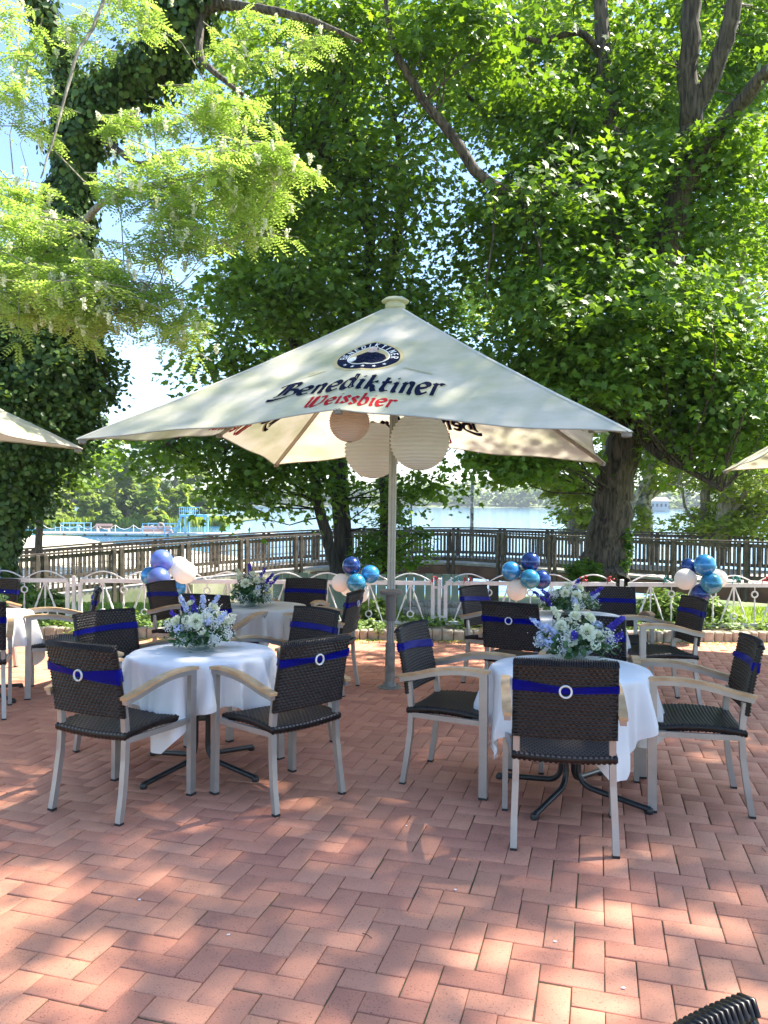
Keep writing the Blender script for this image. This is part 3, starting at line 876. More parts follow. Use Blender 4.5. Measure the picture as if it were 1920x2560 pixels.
# ------------------------------------------------------------------ lettering drawn with a broad nib
def nib(strokes, w=.16, ang=38, steps=7):
    """strokes: list of polylines in letter units -> list of polygons"""
    a = R(ang); d = Vector((math.cos(a), math.sin(a))) * w / 2
    t = Vector((-math.sin(a), math.cos(a))) * w * .12
    out = []
    for st in strokes:
        pts = []
        if len(st) >= 3 and st[0] == 'c':
            P = [Vector(p) for p in st[1:]]
            n = len(P) - 1
            for s in range(n):
                p0 = P[max(0, s - 1)]; p1 = P[s]; p2 = P[s + 1]; p3 = P[min(n, s + 2)]
                for k in range(steps):
                    u = k / steps
                    pts.append(.5 * ((2 * p1) + (p2 - p0) * u + (2 * p0 - 5 * p1 + 4 * p2 - p3) * u * u + (3 * p1 - p0 - 3 * p2 + p3) * u ** 3))
            pts.append(P[-1])
        else:
            pts = [Vector(p) for p in st if p != 'c']
        for p, q in zip(pts, pts[1:]):
            e = (q - p)
            if e.length < 1e-6: continue
            e.normalize()
            nn = Vector((-e.y, e.x)); h = abs(d.dot(nn)) + w * .13
            out.append([p - nn * h - e * .01, q - nn * h + e * .01, q + nn * h + e * .01, p + nn * h - e * .01])
    return out
GL = {
 'e': (.62, [('c', (.08, .34), (.52, .44), (.50, .64), (.32, .70), (.10, .55), (.08, .28), (.24, .04), (.54, .14))]),
 'n': (.68, [('c', (.06, .62), (.18, .66), (.16, .4), (.14, .02)), ('c', (.16, .48), (.36, .68), (.52, .60), (.50, .3), (.48, .02)), [(.46, .04), (.60, .02)]]),
 'd': (.66, [('c', (.52, .60), (.26, .70), (.08, .46), (.10, .14), (.30, .02), (.48, .18)), ('c', (.54, 1.05), (.53, .6), (.50, .2), (.60, .02))]),
 'i': (.34, [('c', (.04, .60), (.18, .66), (.16, .3), (.18, .04), (.30, .06)), [(.15, .90), (.24, .98)]]),
 'k': (.62, [('c', (.08, 1.02), (.17, 1.05), (.14, .5), (.12, .02)), ('c', (.50, .66), (.34, .62), (.15, .36)), ('c', (.16, .38), (.34, .28), (.42, .06), (.52, -.10))]),
 't': (.46, [('c', (.24, .98), (.18, .6), (.14, .2), (.24, .02), (.42, .10)), [(.02, .64), (.44, .68)]]),
 'r': (.50, [('c', (.04, .62), (.18, .66), (.16, .4), (.12, -.04)), ('c', (.17, .48), (.28, .64), (.40, .68), (.50, .60))]),
 's': (.46, [('c', (.42, .62), (.24, .70), (.10, .56), (.26, .36), (.36, .18), (.20, .02), (.04, .08))]),
 'b': (.62, [('c', (.10, 1.02), (.20, 1.04), (.15, .5), (.12, .10), (.28, .02), (.50, .18), (.50, .50), (.34, .68), (.16, .50))]),
 'B': (1.02, [('c', (.34, 1.02), (.30, .6), (.24, .15), (.06, -.04)), ('c', (.02, .80), (.22, 1.0), (.60, 1.10), (.84, 1.06), (.80, .82), (.56, .60)), ('c', (.52, .60), (.90, .54), (.96, .22), (.66, -.04), (.20, -.22), (-.16, -.24)), [(.54, 1.0), (.48, .12)]]),
 'W': (1.2, [('c', (.0, .96), (.16, 1.02), (.16, .5), (.12, .05)), ('c', (.48, 1.02), (.44, .5), (.36, .12), (.14, -.04)), ('c', (.40, .96), (.56, 1.04), (.54, .5), (.50, .02)), ('c', (.78, .98), (1.08, .96), (1.04, .42), (.82, .12), (.44, -.06))]),
}
SANS = {
 'B': (.62, [[(0, 0), (0, 1)], ['c', (0, 1), (.45, .95), (.45, .6), (0, .53)], ['c', (0, .53), (.52, .48), (.52, .05), (0, 0)]]),
 'E': (.55, [[(0, 0), (0, 1)], [(0, 1), (.42, 1)], [(0, .5), (.36, .5)], [(0, 0), (.42, 0)]]),
 'N': (.66, [[(0, 0), (0, 1)], [(0, 1), (.48, 0)], [(.48, 0), (.48, 1)]]),
 'D': (.64, [[(0, 0), (0, 1)], ['c', (0, 1), (.42, .9), (.5, .5), (.42, .1), (0, 0)]]),
 'I': (.22, [[(0, 0), (0, 1)]]),
 'K': (.60, [[(0, 0), (0, 1)], [(.45, 1), (0, .45)], [(.08, .52), (.48, 0)]]),
 'T': (.56, [[(.22, 0), (.22, 1)], [(0, 1), (.46, 1)]]),
 'R': (.62, [[(0, 0), (0, 1)], ['c', (0, 1), (.46, .95), (.46, .55), (0, .5)], [(.2, .5), (.48, 0)]]),
}
def word_polys(txt, font, w, ang, track=.06):
    x = 0; out = []
    for ch in txt:
        adv, st = font[ch]
        for poly in nib(st, w, ang): out.append([Vector((p.x + x, p.y)) for p in poly])
        x += adv + track
    return out, x
def mono(strokes, w):
    out = []
    for st in strokes:
        pts = [Vector(p) for p in st if p != 'c']
        if st[0] == 'c':
            P = pts; pts = []; n = len(P) - 1
            for s in range(n):
                p0 = P[max(0, s - 1)]; p1 = P[s]; p2 = P[s + 1]; p3 = P[min(n, s + 2)]
                for k in range(5):
                    u = k / 5
                    pts.append(.5 * ((2 * p1) + (p2 - p0) * u + (2 * p0 - 5 * p1 + 4 * p2 - p3) * u * u + (3 * p1 - p0 - 3 * p2 + p3) * u ** 3))
            pts.append(P[-1])
        for p, q in zip(pts, pts[1:]):
            e = (q - p)
            if e.length < 1e-6: continue
            e.normalize(); nn = Vector((-e.y, e.x)) * w / 2
            out.append([p - nn - e * w * .3, q - nn + e * w * .3, q + nn + e * w * .3, p + nn - e * w * .3])
    return out

# ------------------------------------------------------------------ big square parasol
def parasol(cx, cy, phi, A_, Mm, ec, em, apex, label, lettering=True, pole_base=None, detail=True, group='square beer garden parasols'):
    root = empty('parasol', Matrix.Translation((cx, cy, zt(cy))), label, 'parasol', group)
    Mi = root.matrix_world.copy(); root.matrix_world = Matrix.Identity(4)
    oz = zt(cy)
    az = apex - oz; ec -= oz; em -= oz
    ca, sa = math.cos(phi), math.sin(phi)
    def L2W(x, y, z): return Vector((ca * x - sa * y, sa * x + ca * y, z))
    tips = [(-A_, -A_, ec), (0, -Mm, em), (A_, -A_, ec), (Mm, 0, em), (A_, A_, ec), (0, Mm, em), (-A_, A_, ec), (-Mm, 0, em)]
    sag = .055
    def gore_pt(t0, t1, r, t):
        bow = 1 - .035 * 4 * t * (1 - t)
        x = (t0[0] * (1 - t) + t1[0] * t) * r * bow; y = (t0[1] * (1 - t) + t1[1] * t) * r * bow
        return x, y
    def zsurf(x, y):
        best = None
        for k in range(8):
            a, b = tips[k], tips[(k + 1) % 8]
            det = a[0] * b[1] - a[1] * b[0]
            p = (x * b[1] - y * b[0]) / det; q = (a[0] * y - a[1] * x) / det
            if p >= -1e-6 and q >= -1e-6:
                s = p + q
                z = az * (1 - s) + a[2] * p + b[2] * q
                z -= sag * 4 * p * q / max(s, 1e-6) * 1.0
                z -= .05 * math.sin(PI * min(1, s)) * .6          # slightly hollow profile
                fl = .010 * math.sin(s * 21 + 9 * p / max(s, .01)) * s * 4 * p * q / max(s * s, 1e-6)
                return z + fl * 1.3 + .004 * math.sin(x * 7 + y * 3) * math.sin(y * 5 - x * 2) * s
        return az
    nr, ntt = 26, 14
    canopy_parts = []
    V = []; Fc = []; idx = {}
    r0 = .035
    for k in range(8):
        for i in range(nr + 1):
            r = r0 + (1 - r0) * i / nr
            for j in range(ntt + 1):
                t = j / ntt
                x, y = gore_pt(tips[k], tips[(k + 1) % 8], r, t)
                key = (k, i, j) if j < ntt else ((k + 1) % 8, i, 0)
                if key not in idx:
                    idx[key] = len(V); V.append(L2W(x, y, zsurf(x, y)))
    def ix(k, i, j): return idx[(k, i, j)] if j < ntt else idx[((k + 1) % 8, i, 0)]
    for k in range(8):
        for i in range(nr):
            for j in range(ntt):
                Fc.append((ix(k, i, j), ix(k, i + 1, j), ix(k, i + 1, j + 1), ix(k, i, j + 1)))
    m = MB(); m.add(V, Fc)
    can = m.build('canopy', MAT['canvas'], root, smooth=True)
    m = MB()
    for k in range(8):       # hem
        m.tube([L2W(*gore_pt(tips[k], tips[(k + 1) % 8], 1.0, j / ntt), zsurf(*gore_pt(tips[k], tips[(k + 1) % 8], 1.0, j / ntt)) - .004) for j in range(ntt + 1)], .005, 5)
    m.build('hem', MAT['taupe'], can, smooth=True)
    for k in (0, 2, 4, 6):       # sewn webbing over every corner rib
        m = MB()
        x, y, z = tips[k]; nx_, ny_ = -y, x; q = math.hypot(nx_, ny_); nx_ /= q; ny_ /= q; prev = None
        for j in range(21):
            t = .05 + .95 * j / 20; row = []
            for wv in (-.018, 0, .018):
                row.append(L2W(x * t + nx_ * wv, y * t + ny_ * wv, zsurf(x * t + nx_ * wv, y * t + ny_ * wv) + .0035))
            if prev: m.add(prev + row, [(0, 1, 4, 3), (1, 2, 5, 4)])
            prev = row
        m.build('seam', MAT['webbing'], can, smooth=True)
    if lettering:
        for face in range(4):
            rot = face * PI / 2; cf, sf = math.cos(rot), math.sin(rot)
            def place(polys, mb_, mi, lift):
                for n_, pl in enumerate(polys):
                    for side in (1, -1):
                        vs = []
                        for p in pl:
                            x = cf * p.x - sf * p.y; y = sf * p.x + cf * p.y
                            z = zsurf(x, y)
                            vs.append(L2W(x, y, z + side * (lift + (n_ % 7) * .00018)))
                        mb_.add(vs, [tuple(range(len(vs)))], mi)
            def fine(polys, lv=3):
                out = []
                for pl in polys:
                    c = sum(pl, Vector((0, 0))) / len(pl)
                    tr_ = [[c, pl[k], pl[(k + 1) % len(pl)]] for k in range(len(pl))]
                    for _ in range(lv):
                        nx = []
                        for a_, b_2, c_ in tr_:
                            ab, bc, ca_ = (a_ + b_2) / 2, (b_2 + c_) / 2, (c_ + a_) / 2
                            nx += [[a_, ab, ca_], [ab, b_2, bc], [ca_, bc, c_], [ab, bc, ca_]]
                        tr_ = nx
                    out += tr_
                return out
            def xf(polys, sx, sy, x0, y0, shear=0.0, arc=0.0):
                return [[Vector((x0 + (p.x + shear * p.y) * sx, y0 + p.y * sy + arc * ((x0 + p.x * sx) ** 2))) for p in pl] for pl in polys]
            m = MB()
            P1, w1 = word_polys('Benediktiner', GL, .20, 40)
            sx = 1.27 / w1
            sh = xf(P1, sx, .205, -.60 + .012, -1.445 - .010, .04, 0)
            place(sh, m, 3, .0025)
            place(xf(P1, sx, .205, -.60, -1.445, .04, 0), m, 0, .0045)
            P2, w2 = word_polys('Weissbier', GL, .18, 40)
            place(xf(P2, .66 / w2, .150, -.28, -1.668, .04, 0), m, 1, .0035)
            # round emblem
            def ell(rx, ry, n=44): return [Vector((rx * math.cos(2 * PI * k / n), -.925 + ry * math.sin(2 * PI * k / n))) for k in range(n)]
            def ring(rx0, ry0, rx1, ry1, n=44):
                a, b = ell(rx0, ry0, n), ell(rx1, ry1, n)
                return [[a[k], a[(k + 1) % n], b[(k + 1) % n], b[k]] for k in range(n)]
            place(ring(.285, .235, .245, .212), m, 2, .0025)
            place(ring(.252, .214, .170, .142), m, 0, .0035)
            place(ring(.172, .144, .162, .135), m, 4, .0045)
            place(fine(ring(.164, .137, .001, .001), 1), m, 2, .0025)
            # monk: robe, book, head
            def blob(pts): return [[Vector((x, -.925 + y)) for x, y in pts]]
            place(fine(blob([(-.12, -.085), (-.145, -.03), (-.10, .030), (-.04, .058), (.06, .058), (.12, .035), (.150, -.02), (.13, -.085), (.06, -.122), (-.05, -.122)]), 2), m, 0, .006)
            place(fine(blob([(-.155, -.06), (-.15, .0), (-.10, .01), (-.09, -.055), (-.115, -.085)]), 2), m, 4, .0075)
            place(fine(blob([(-.02, .05), (-.03, .09), (-.015, .125), (.02, .135), (.05, .12), (.055, .08), (.04, .05), (.01, .035)]), 2), m, 5, .009)
            place(fine(blob([(-.02, .078), (.0, .082), (.0, .075), (-.02, .072)]), 2), m, 0, .0105)
            place(fine(blob([(.015, .082), (.035, .078), (.035, .072), (.015, .075)]), 2), m, 0, .0105)
            place(fine(blob([(.04, .12), (.055, .12), (.06, .085), (.05, .085)]), 2), m, 0, .0105)
            word = 'BENEDIKTINER'; n_ = len(word)
            for q, ch in enumerate(word):
                a = PI * (1.03 - 1.06 * (q + .5) / n_)
                c = Vector((.208 * math.cos(a), -.925 + .176 * math.sin(a)))
                tdir = Vector((.208 * math.sin(a), -.176 * math.cos(a))).normalized(); nd = Vector((-tdir.y, tdir.x))
                adv, st = SANS[ch]
                place([[c + tdir * (p.x - adv * .42) * .050 + nd * (p.y - .5) * .052 for p in pl] for pl in mono(st, .16)], m, 4, .006)
            for q in range(5):
                a = -PI / 2 + (q - 2) * .42
                c = Vector((.212 * math.cos(a), -.925 + .180 * math.sin(a)))
                place([[c + Vector((math.sin(2 * PI * k / 10), math.cos(2 * PI * k / 10))) * (.020 if k % 2 == 0 else .008) for k in range(10)]], m, 4, .006)
            # barley ear on the right, hop on the left
            for q in range(11):
                bx_ = .30 + q * .021; by_ = -1.075 - q * .006
                for sgn in (-1, 1):
                    place([[Vector((bx_, by_)), Vector((bx_ + .03, by_ + sgn * .012)), Vector((bx_ + .055, by_ + sgn * .016)), Vector((bx_ + .03, by_ + sgn * .002))]], m, 3, .003)
                if q % 2: place([[Vector((bx_, by_)), Vector((bx_ + .12, by_ - .012 + .03 * (q % 4 - 1))), Vector((bx_ + .12, by_ - .015 + .03 * (q % 4 - 1)))]], m, 3, .0045)
            for q in range(8):
                a = q * .8; c = Vector((-.33 - .02 * (q % 4), -1.10 + .02 * math.sin(a)))
                place([[c, c + Vector((-.03, .012)), c + Vector((-.055, 0)), c + Vector((-.03, -.014))]], m, 3, .003)
            place([[Vector((-.30, -1.09)), Vector((-.50, -1.150)), Vector((-.50, -1.154)), Vector((-.30, -1.10))]], m, 3, .0045)
            m.build('printed_lettering', [MAT['navy'], MAT['red'], MAT['gold'], MAT['goldpale'], MAT['cream'], MAT['skin']], can)
    # ribs and struts
    hubz = az - .62
    for k in range(8):
        x, y, z = tips[k]
        m = MB()
        pts = [L2W(x * q, y * q, zsurf(x * q, y * q) - .028) for q in (.04, .25, .5, .75, .985)]
        m.sweep(pts, .022, .030)
        rb = m.build('rib', MAT['taupe'], root)
        m = MB(); q = .50
        m.sweep([L2W(x * .03, y * .03, hubz), L2W(x * q, y * q, zsurf(x * q, y * q) - .04)], .018, .018)
        m.build('strut', MAT['taupe'], rb)
        m = MB(); e = L2W(x * .985, y * .985, z - .018)
        m.box(e, (.05, .05, .04), M=Matrix.Rotation(math.atan2(y, x) + phi, 3, 'Z'), bev=.006)
        m.build('rib_end', MAT['taupe_dark'], rb)
    m = MB(); m.lathe([(0, hubz - .05), (.05, hubz - .05), (.055, hubz + .02), (.04, hubz + .04), (0, hubz + .04)], 20)
    m.build('hub', MAT['taupe'], root, smooth=True, auto=40)
    m = MB(); m.lathe([(.080, az - .050), (.092, az - .036), (.092, az - .012), (.080, az - .008), (.080, az + .008), (.122, az + .012), (.126, az + .022), (.09, az + .046), (.05, az + .056), (0, az + .058)], 32)
    m.lathe([(0, az + .055), (.02, az + .057), (.02, az + .066), (0, az + .069)], 12)
    m.build('top_cap', MAT['canvas'], root, smooth=True, auto=50)
    pb = Vector(pole_base) - Vector((cx, cy, oz)) if pole_base else Vector((0, 0, 0))
    top = Vector((0, 0, az))
    def along(t): return pb + (top - pb) * t
    Q = (top - pb).normalized().to_track_quat('Z', 'Y').to_matrix()
    H_ = (top - pb).length
    m = MB()   # fluted profile
    prof = []
    for k in range(32):
        a = 2 * PI * k / 32; r_ = .036 if k % 4 else .029
        prof.append(Vector((r_ * math.cos(a), r_ * math.sin(a), 0)))
    vs = [Q @ p + pb + (top - pb).normalized() * .4 for p in prof] + [Q @ p + top for p in prof]
    m.add(vs, [(k, (k + 1) % 32, 32 + (k + 1) % 32, 32 + k) for k in range(32)])
    m.build('pole', MAT['taupe'], root)
    m = MB(); u = (top - pb).normalized()
    m.lathe([(.044, .0), (.044, .40), (.040, .402)], 24, c=pb, M=Q)
    m.lathe([(0, .0), (.105, .0), (.105, .012), (.06, .014), (.05, .04), (.046, .06)], 28, c=pb, M=Q)
    for k in range(4):
        a = k * PI / 2 + .6; m.lathe([(0, .0), (.010, .0), (.010, .026), (0, .028)], 8, c=pb + Vector((.085 * math.cos(a), .085 * math.sin(a), .008)))
    m.tube([pb + Vector((.044, .0, .10)), pb + Vector((.075, 0, .10))], .006, 8); m.torus(pb + Vector((.08, 0, .10)), .014, .004, 'Y', 12, 5)
    m.build('base_sleeve', MAT['steel'], root, smooth=True, auto=40)
    m = MB()
    m.lathe([(.036, .60), (.046, .60), (.048, .80), (.052, .815), (.05, .83), (.098, .835), (.105, .850), (.105, .868), (.085, .880), (.05, .884), (.036, .884)], 32, c=pb, M=Q)
    m.build('collar', MAT['taupe_dark'], root, smooth=True, auto=40)
    bpy.context.view_layer.update()
    root.matrix_world = Mi
    return root
parasol(.089, 6.994, -.239, 1.922, 1.753, 1.938, 2.135, 3.29,
        'large off-white square parasol with blue and red lettering in the middle of the terrace', pole_base=(.062, 6.88, zt(6.88)))
parasol(-5.12, 5.73, -.239, 1.92, 1.75, 1.97, 2.165, 3.32, 'off-white parasol cut by the left picture edge, only one corner showing', lettering=False)
parasol(5.78, 7.61, -.239, 1.92, 1.75, 1.922, 2.12, 3.27, 'off-white parasol cut by the right picture edge, only one corner showing', lettering=False)

# ------------------------------------------------------------------ paper lanterns
def lantern(c, r, mat, label, seed=0):
    g = random.Random(seed)
    root = empty('paper_lantern', Matrix.Translation(c), label, 'lantern', 'paper lanterns under the parasol')
    m = MB(); prof = []; nrib = 21; n = nrib * 4
    for i in range(n + 1):
        a = PI * (.04 + .92 * i / n)
        rr = r * math.sin(a) * (1 + .02 - .060 * abs(math.sin(PI * nrib * i / n)) - .002 * g.random()) * 1.0
        prof.append((rr, -r * .97 * math.cos(a)))
    m.lathe(prof, 48)
    m.build('paper_shade', MAT[mat], root, smooth=True)
    m = MB()
    for i in range(1, nrib):
        a = PI * (.04 + .92 * i / nrib); m.torus((0, 0, -r * .97 * math.cos(a)), r * math.sin(a) * 1.001, .0022, 'Z', 40, 4)
    m.build('wire_spiral', MAT['wire'], root)
    m = MB(); m.torus((0, 0, r * .96), r * .13, .003, 'Z', 20, 5); m.torus((0, 0, -r * .96), r * .13, .003, 'Z', 20, 5)
    m.tube([(-r * .12, 0, r * .96), (-r * .10, 0, r * .80), (r * .10, 0, r * .80), (r * .12, 0, r * .96)], .002, 5)
    m.tube([(0, 0, r * .96), (0, 0, r * .96 + .12)], .0012, 4)
    m.build('wire_frame', MAT['black'], root)
    return root
lantern(at(755, 912, 5.75), .152, 'lantern_pink', 'small salmon pink paper lantern hanging under the front edge of the parasol', 1)
lantern(at(806, 973, 7.3), .272, 'lantern', 'white paper lantern hanging behind and left of the parasol pole', 2)
lantern(at(907, 953, 6.4), .250, 'lantern', 'largest-looking white paper lantern, hanging in front and right of the parasol pole', 3)

# ------------------------------------------------------------------ balloons
def balloon(parent, c, r, mat, away, seed):
    m = MB(); prof = []
    for i in range(19):
        a = PI * i / 18; z = -math.cos(a) * r * 1.04; rr = r * math.sin(a)
        if z < 0: rr *= 1 - .10 * (-z / r) ** 2
        prof.append((max(rr, .0001), z))
    prof = [(.008, -r * 1.14), (.004, -r * 1.09), (.010, -r * 1.035)] + prof[1:]
    Q = Vector(away).normalized().to_track_quat('Z', 'Y').to_matrix()
    m.lathe(prof, 32, M=Q, c=c)
    return m.build('balloon', MAT[mat], parent, smooth=True)
def cluster(x, y, z, items, label):
    root = empty('balloon_cluster', Matrix.Translation((x, y, z)), label, 'balloons', 'balloon clusters tied to the garden fence')
    for k, (dx, dy, dz, r, mt) in enumerate(items):
        balloon(root, (dx, dy, dz), r, mt, (dx, dy, dz + .01), k)
    m = MB(); m.tube([(0, 0, 0), (.01, .06, -.14), (0, .12, -.22)], .004, 5); m.build('ribbon', MAT['white_paint'], root)
    for ch in root.children:
        pass
    return root
def cl(bx_, by_, Y, items, label):
    c = at(bx_, by_, Y); out = []
    for (px, py, r, dy, mt) in items:
        s = (Y + dy) / (F / K)
        out.append(((px - bx_) * s, dy, -(py - by_) * s, r * s, mt))
    return cluster(*c, out, label)
cl(355, 1243, 9.75, [(353, 1211, 24.5, -.08, 'b_peri'), (326, 1244, 20, -.02, 'b_blue'), (354, 1246, 24.5, -.22, 'b_slate'), (399, 1236, 25, -.02, 'b_white'), (380, 1226, 22, .12, 'b_white'), (381, 1269, 18, .05, 'b_blue'), (342, 1262, 18, .1, 'b_navy')],
   'balloon cluster in periwinkle and bright white above the left back chair')
cl(768, 1248, 9.75, [(759.5, 1222, 20, -.06, 'b_navy'), (799, 1240, 20, -.02, 'b_blue'), (770.5, 1257, 21, -.17, 'b_teal'), (737, 1258, 20, -.06, 'b_white'), (777, 1282, 20, .0, 'b_white'), (752, 1272, 18, .1, 'b_white')],
   'balloon cluster of navy, teal and cream just left of the parasol pole')
cl(1133, 1246, 9.75, [(1103.5, 1233, 20.5, -.04, 'b_blue'), (1144.5, 1213.5, 21, -.02, 'b_navy'), (1139, 1248, 21.5, -.17, 'b_teal'), (1169, 1252, 21, .02, 'b_navy'), (1115, 1274, 22.5, -.05, 'b_white')],
   'balloon cluster of four blue balloons above one white, right of the parasol pole')
cl(1512, 1248, 9.75, [(1515, 1219, 23, -.10, 'b_blue'), (1496, 1226, 18, .10, 'b_navy'), (1479, 1251, 23, -.03, 'b_white'), (1524, 1257, 22.5, -.17, 'b_teal'), (1550, 1250, 21, .02, 'b_white'), (1510, 1282, 21, -.05, 'b_navy')],
   'rightmost balloon cluster with one white balloon on each side')
cl(-18, 1240, 9.75, [(-16, 1232, 22, -.08, 'b_peri'), (-40, 1245, 20, -.02, 'b_white'), (-18, 1262, 20, .05, 'b_blue'), (-44, 1222, 20, .05, 'b_navy')],
   'balloon cluster at the left picture edge, only a sliver of periwinkle showing')

# ------------------------------------------------------------------ kerb and bed
FY = 10.2
m = MB(); rg = random.Random(4); x = -6.6
while x < 7.2:
    wd = rg.choice([.10, .12, .14, .105]) * rg.uniform(.9, 1.1)
    m.box((x + wd / 2, 9.69 + rg.uniform(-.006, .006), zt(9.69) + .052 + rg.uniform(-.008, .008)), (wd - .008, .11, .15), M=Matrix.Rotation(rg.uniform(-.03, .03), 3, 'X') @ Matrix.Rotation(rg.uniform(-.03, .03), 3, 'Y'), bev=.014)
    x += wd
tag(m.build('kerb', MAT['kerb']), kind='structure')
m = MB(); vs = []; fs = []
bxs = np.arange(-8, 8.6, .25); bys = [9.75, 9.9, 10.1, 10.4, 10.8, 11.1]
for yy in bys:
    for xx in bxs:
        zz = -.15 + .02 * math.sin(xx * 3 + yy * 5) + .012 * math.sin(xx * 11) - max(0, yy - 10.5) * .22
        vs.append((xx, yy, zz))
nn = len(bxs)
for j in range(len(bys) - 1):
    for i in range(nn - 1): fs.append((j * nn + i, j * nn + i + 1, (j + 1) * nn + i + 1, (j + 1) * nn + i))
m.add(vs, fs); tag(m.build('flower_bed', MAT['soil'], smooth=True), kind='structure')

# ------------------------------------------------------------------ white ornamental fence
def twist(m, p0, p1, r=.0085, bulge=.0165):
    p0 = Vector(p0); p1 = Vector(p1); n = 14; rr = []
    pts = [p0 + (p1 - p0) * i / n for i in range(n + 1)]
    for i in range(n + 1):
        t = i / n; rr.append(r + (bulge - r) * max(math.exp(-((t - .38) / .07) ** 2), math.exp(-((t - .62) / .07) ** 2)))
    m.tube(pts, rr, 6)
def fence_panel(x0, x1, label):
    root = empty('garden_fence', Matrix.Translation((x0, FY, -.262)), label, 'garden fence', 'white wrought iron fence panels')
    W = x1 - x0; zb, z1 = .15, .68
    m = MB()
    m.bar((0, 0, z1), (W, 0, z1), .04, .052); m.bar((0, 0, zb), (W, 0, zb), .04, .046)
    for xx in (.0, W): m.box((xx, 0, (zb + z1) / 2), (.048, .038, z1 - zb - .052))
    m.build('frame', MAT['white_paint'], root)
    nb = 4; bw = (W - .04) / nb
    m = MB()
    for b in range(nb):
        a0 = .02 + b * bw
        m.tube([(a0 + bw * t, 0, z1 + .02 + .105 * math.sin(PI * t)) for t in [k / 12 for k in range(13)]], .0095, 6)
    m.build('top_arch', MAT['white_paint'], root, smooth=True)
    for b in range(nb):
        c = .02 + (b + .5) * bw
        m = MB()
        m.box((c, 0, z1 - .13), (.022, .010, .22)); m.tube([(c, 0, z1 - .24), (c, 0, zb + .16)], .006, 6)
        m.torus((c, 0, zb + .115), 0.040, .0105, 'Y', 18, 6); m.tube([(c, 0, zb + .08), (c, 0, zb)], .006, 6)
        for s in (-1, 1): twist(m, (c + s * .01, 0, z1 - .02), (c + s * bw * .34, 0, zb + .01))
        m.build('twisted_bars', MAT['white_paint'], root, smooth=True, auto=50)
        if b:
            xx = .02 + b * bw
            m = MB(); m.tube([(xx, 0, z1), (xx, 0, z1 - .085)], .006, 6); m.torus((xx, 0, z1 - .123), 0.040, .0105, 'Y', 18, 6)
            twist(m, (xx, 0, z1 - .16), (xx, 0, zb)); m.build('ring_bar', MAT['white_paint'], root, smooth=True, auto=50)
    return root
PX = [(-4.11 + 2.425 * k) for k in range(-1, 5)]
names = ['at the left picture edge', 'behind the periwinkle balloons', 'behind the parasol pole', 'behind the right back table', 'in front of the green shrub']
for k in range(5):
    fence_panel(PX[k] + .085, PX[k + 1] - .085, 'white iron fence panel with rings and arches, ' + names[k])
pn = ['left of the leftmost table', 'near the left picture edge above the leftmost chairs', 'behind the yellowish bouquet', 'right of the parasol pole', 'just left of the big trunk foot', 'beyond the right picture edge']
for k, x in enumerate(PX):
    m = MB(); m.box((x, FY, .02 + .02), (.042, .042, .86)); m.lathe([(0, .47), (.030, .47), (.030, .478), (0, .485)], 4, c=(x, FY, .002))
    for zz in (-.03, .36):
        m.bar((x - .066, FY, zz), (x + .066, FY, zz), .016, .03)
    tag(m.build('fence_post', MAT['white_paint']), 'slim white square fence post ' + pn[k], 'fence post', 'posts of the white fence')
# ribbons and fabric flowers on the rail
gg = random.Random(3)
gpos = [(615, 'red'), (728, 'red'), (1062, 'red'), (1048, 'teal'), (1312, 'red'), (1340, 'red'), (1440, 'teal'), (1600, 'teal'), (1650, 'red')]
gpx = [(936, 'red', 'pink-red fabric bow on the fence rail right of the pole, left of the post'), (985, 'teal', 'teal bow on the fence arch beside the red one'), (1008, 'red', 'red bow on the fence arch above the left chair of the right back table'),
       (1318, 'red', 'faded red bow on the rail below the big tree trunk'), (1262, 'red', 'red bow left of the big tree trunk foot'), (1440, 'teal', 'green and white bow on the rail left of the rightmost balloons'), (1588, 'teal', 'teal bow right of the rightmost balloons'), (1652, 'red', 'dark red bow at the right picture edge')]
for px, colr, lab in gpx:
    p = at(px, 1250, FY - .03); m = MB()
    for k in range(7):
        a = gg.uniform(0, 2 * PI); r_ = gg.uniform(.02, .045); q = Vector((r_ * math.cos(a) * 1.3, -.01 - gg.uniform(0, .02), r_ * math.sin(a) * .8))
        m.lathe([(0, -.012), (.013, -.006), (.015, .004), (.006, .012), (0, .010)], 8, c=q, M=Matrix.Rotation(gg.uniform(-1, 1), 3, 'X') @ Matrix.Rotation(gg.uniform(-1, 1), 3, 'Y'))
    for s in (-1, 1): m.sweep([(0, 0, 0), (s * .03, -.01, -.03), (s * .045, -.012, -.075)], .014, .002)
    o = m.build('fabric_bow', MAT['garland_' + colr], M4=Matrix.Translation(p))
    tag(o, lab, 'bow', 'fabric bows on the fence')

# ------------------------------------------------------------------ footbridge
NEAR = [(-90, 1212, 16.3), (0, 1205, 17), (300, 1181, 19), (640, 1157, 22), (930, 1148, 24.3), (1150, 1155, 22.5), (1400, 1164, 20), (1659, 1172, 18), (1850, 1178, 16.8)]
FAR = [(-90, 1196, 19.6), (0, 1190, 20.3), (300, 1167, 22.4), (640, 1147, 25.2), (930, 1140, 27.4), (1150, 1143, 25.7), (1400, 1150, 23.2), (1659, 1156, 21.2), (1850, 1160, 20)]
def polyline(L):
    P = [at(*q) for q in L]; out = []
    n = len(P) - 1
    for s in range(n):
        p0 = P[max(0, s - 1)]; p1 = P[s]; p2 = P[s + 1]; p3 = P[min(n, s + 2)]
        for k in range(10):
            u = k / 10
            out.append(.5 * ((2 * p1) + (p2 - p0) * u + (2 * p0 - 5 * p1 + 4 * p2 - p3) * u * u + (3 * p1 - p0 - 3 * p2 + p3) * u ** 3))
    out.append(P[-1]); return out
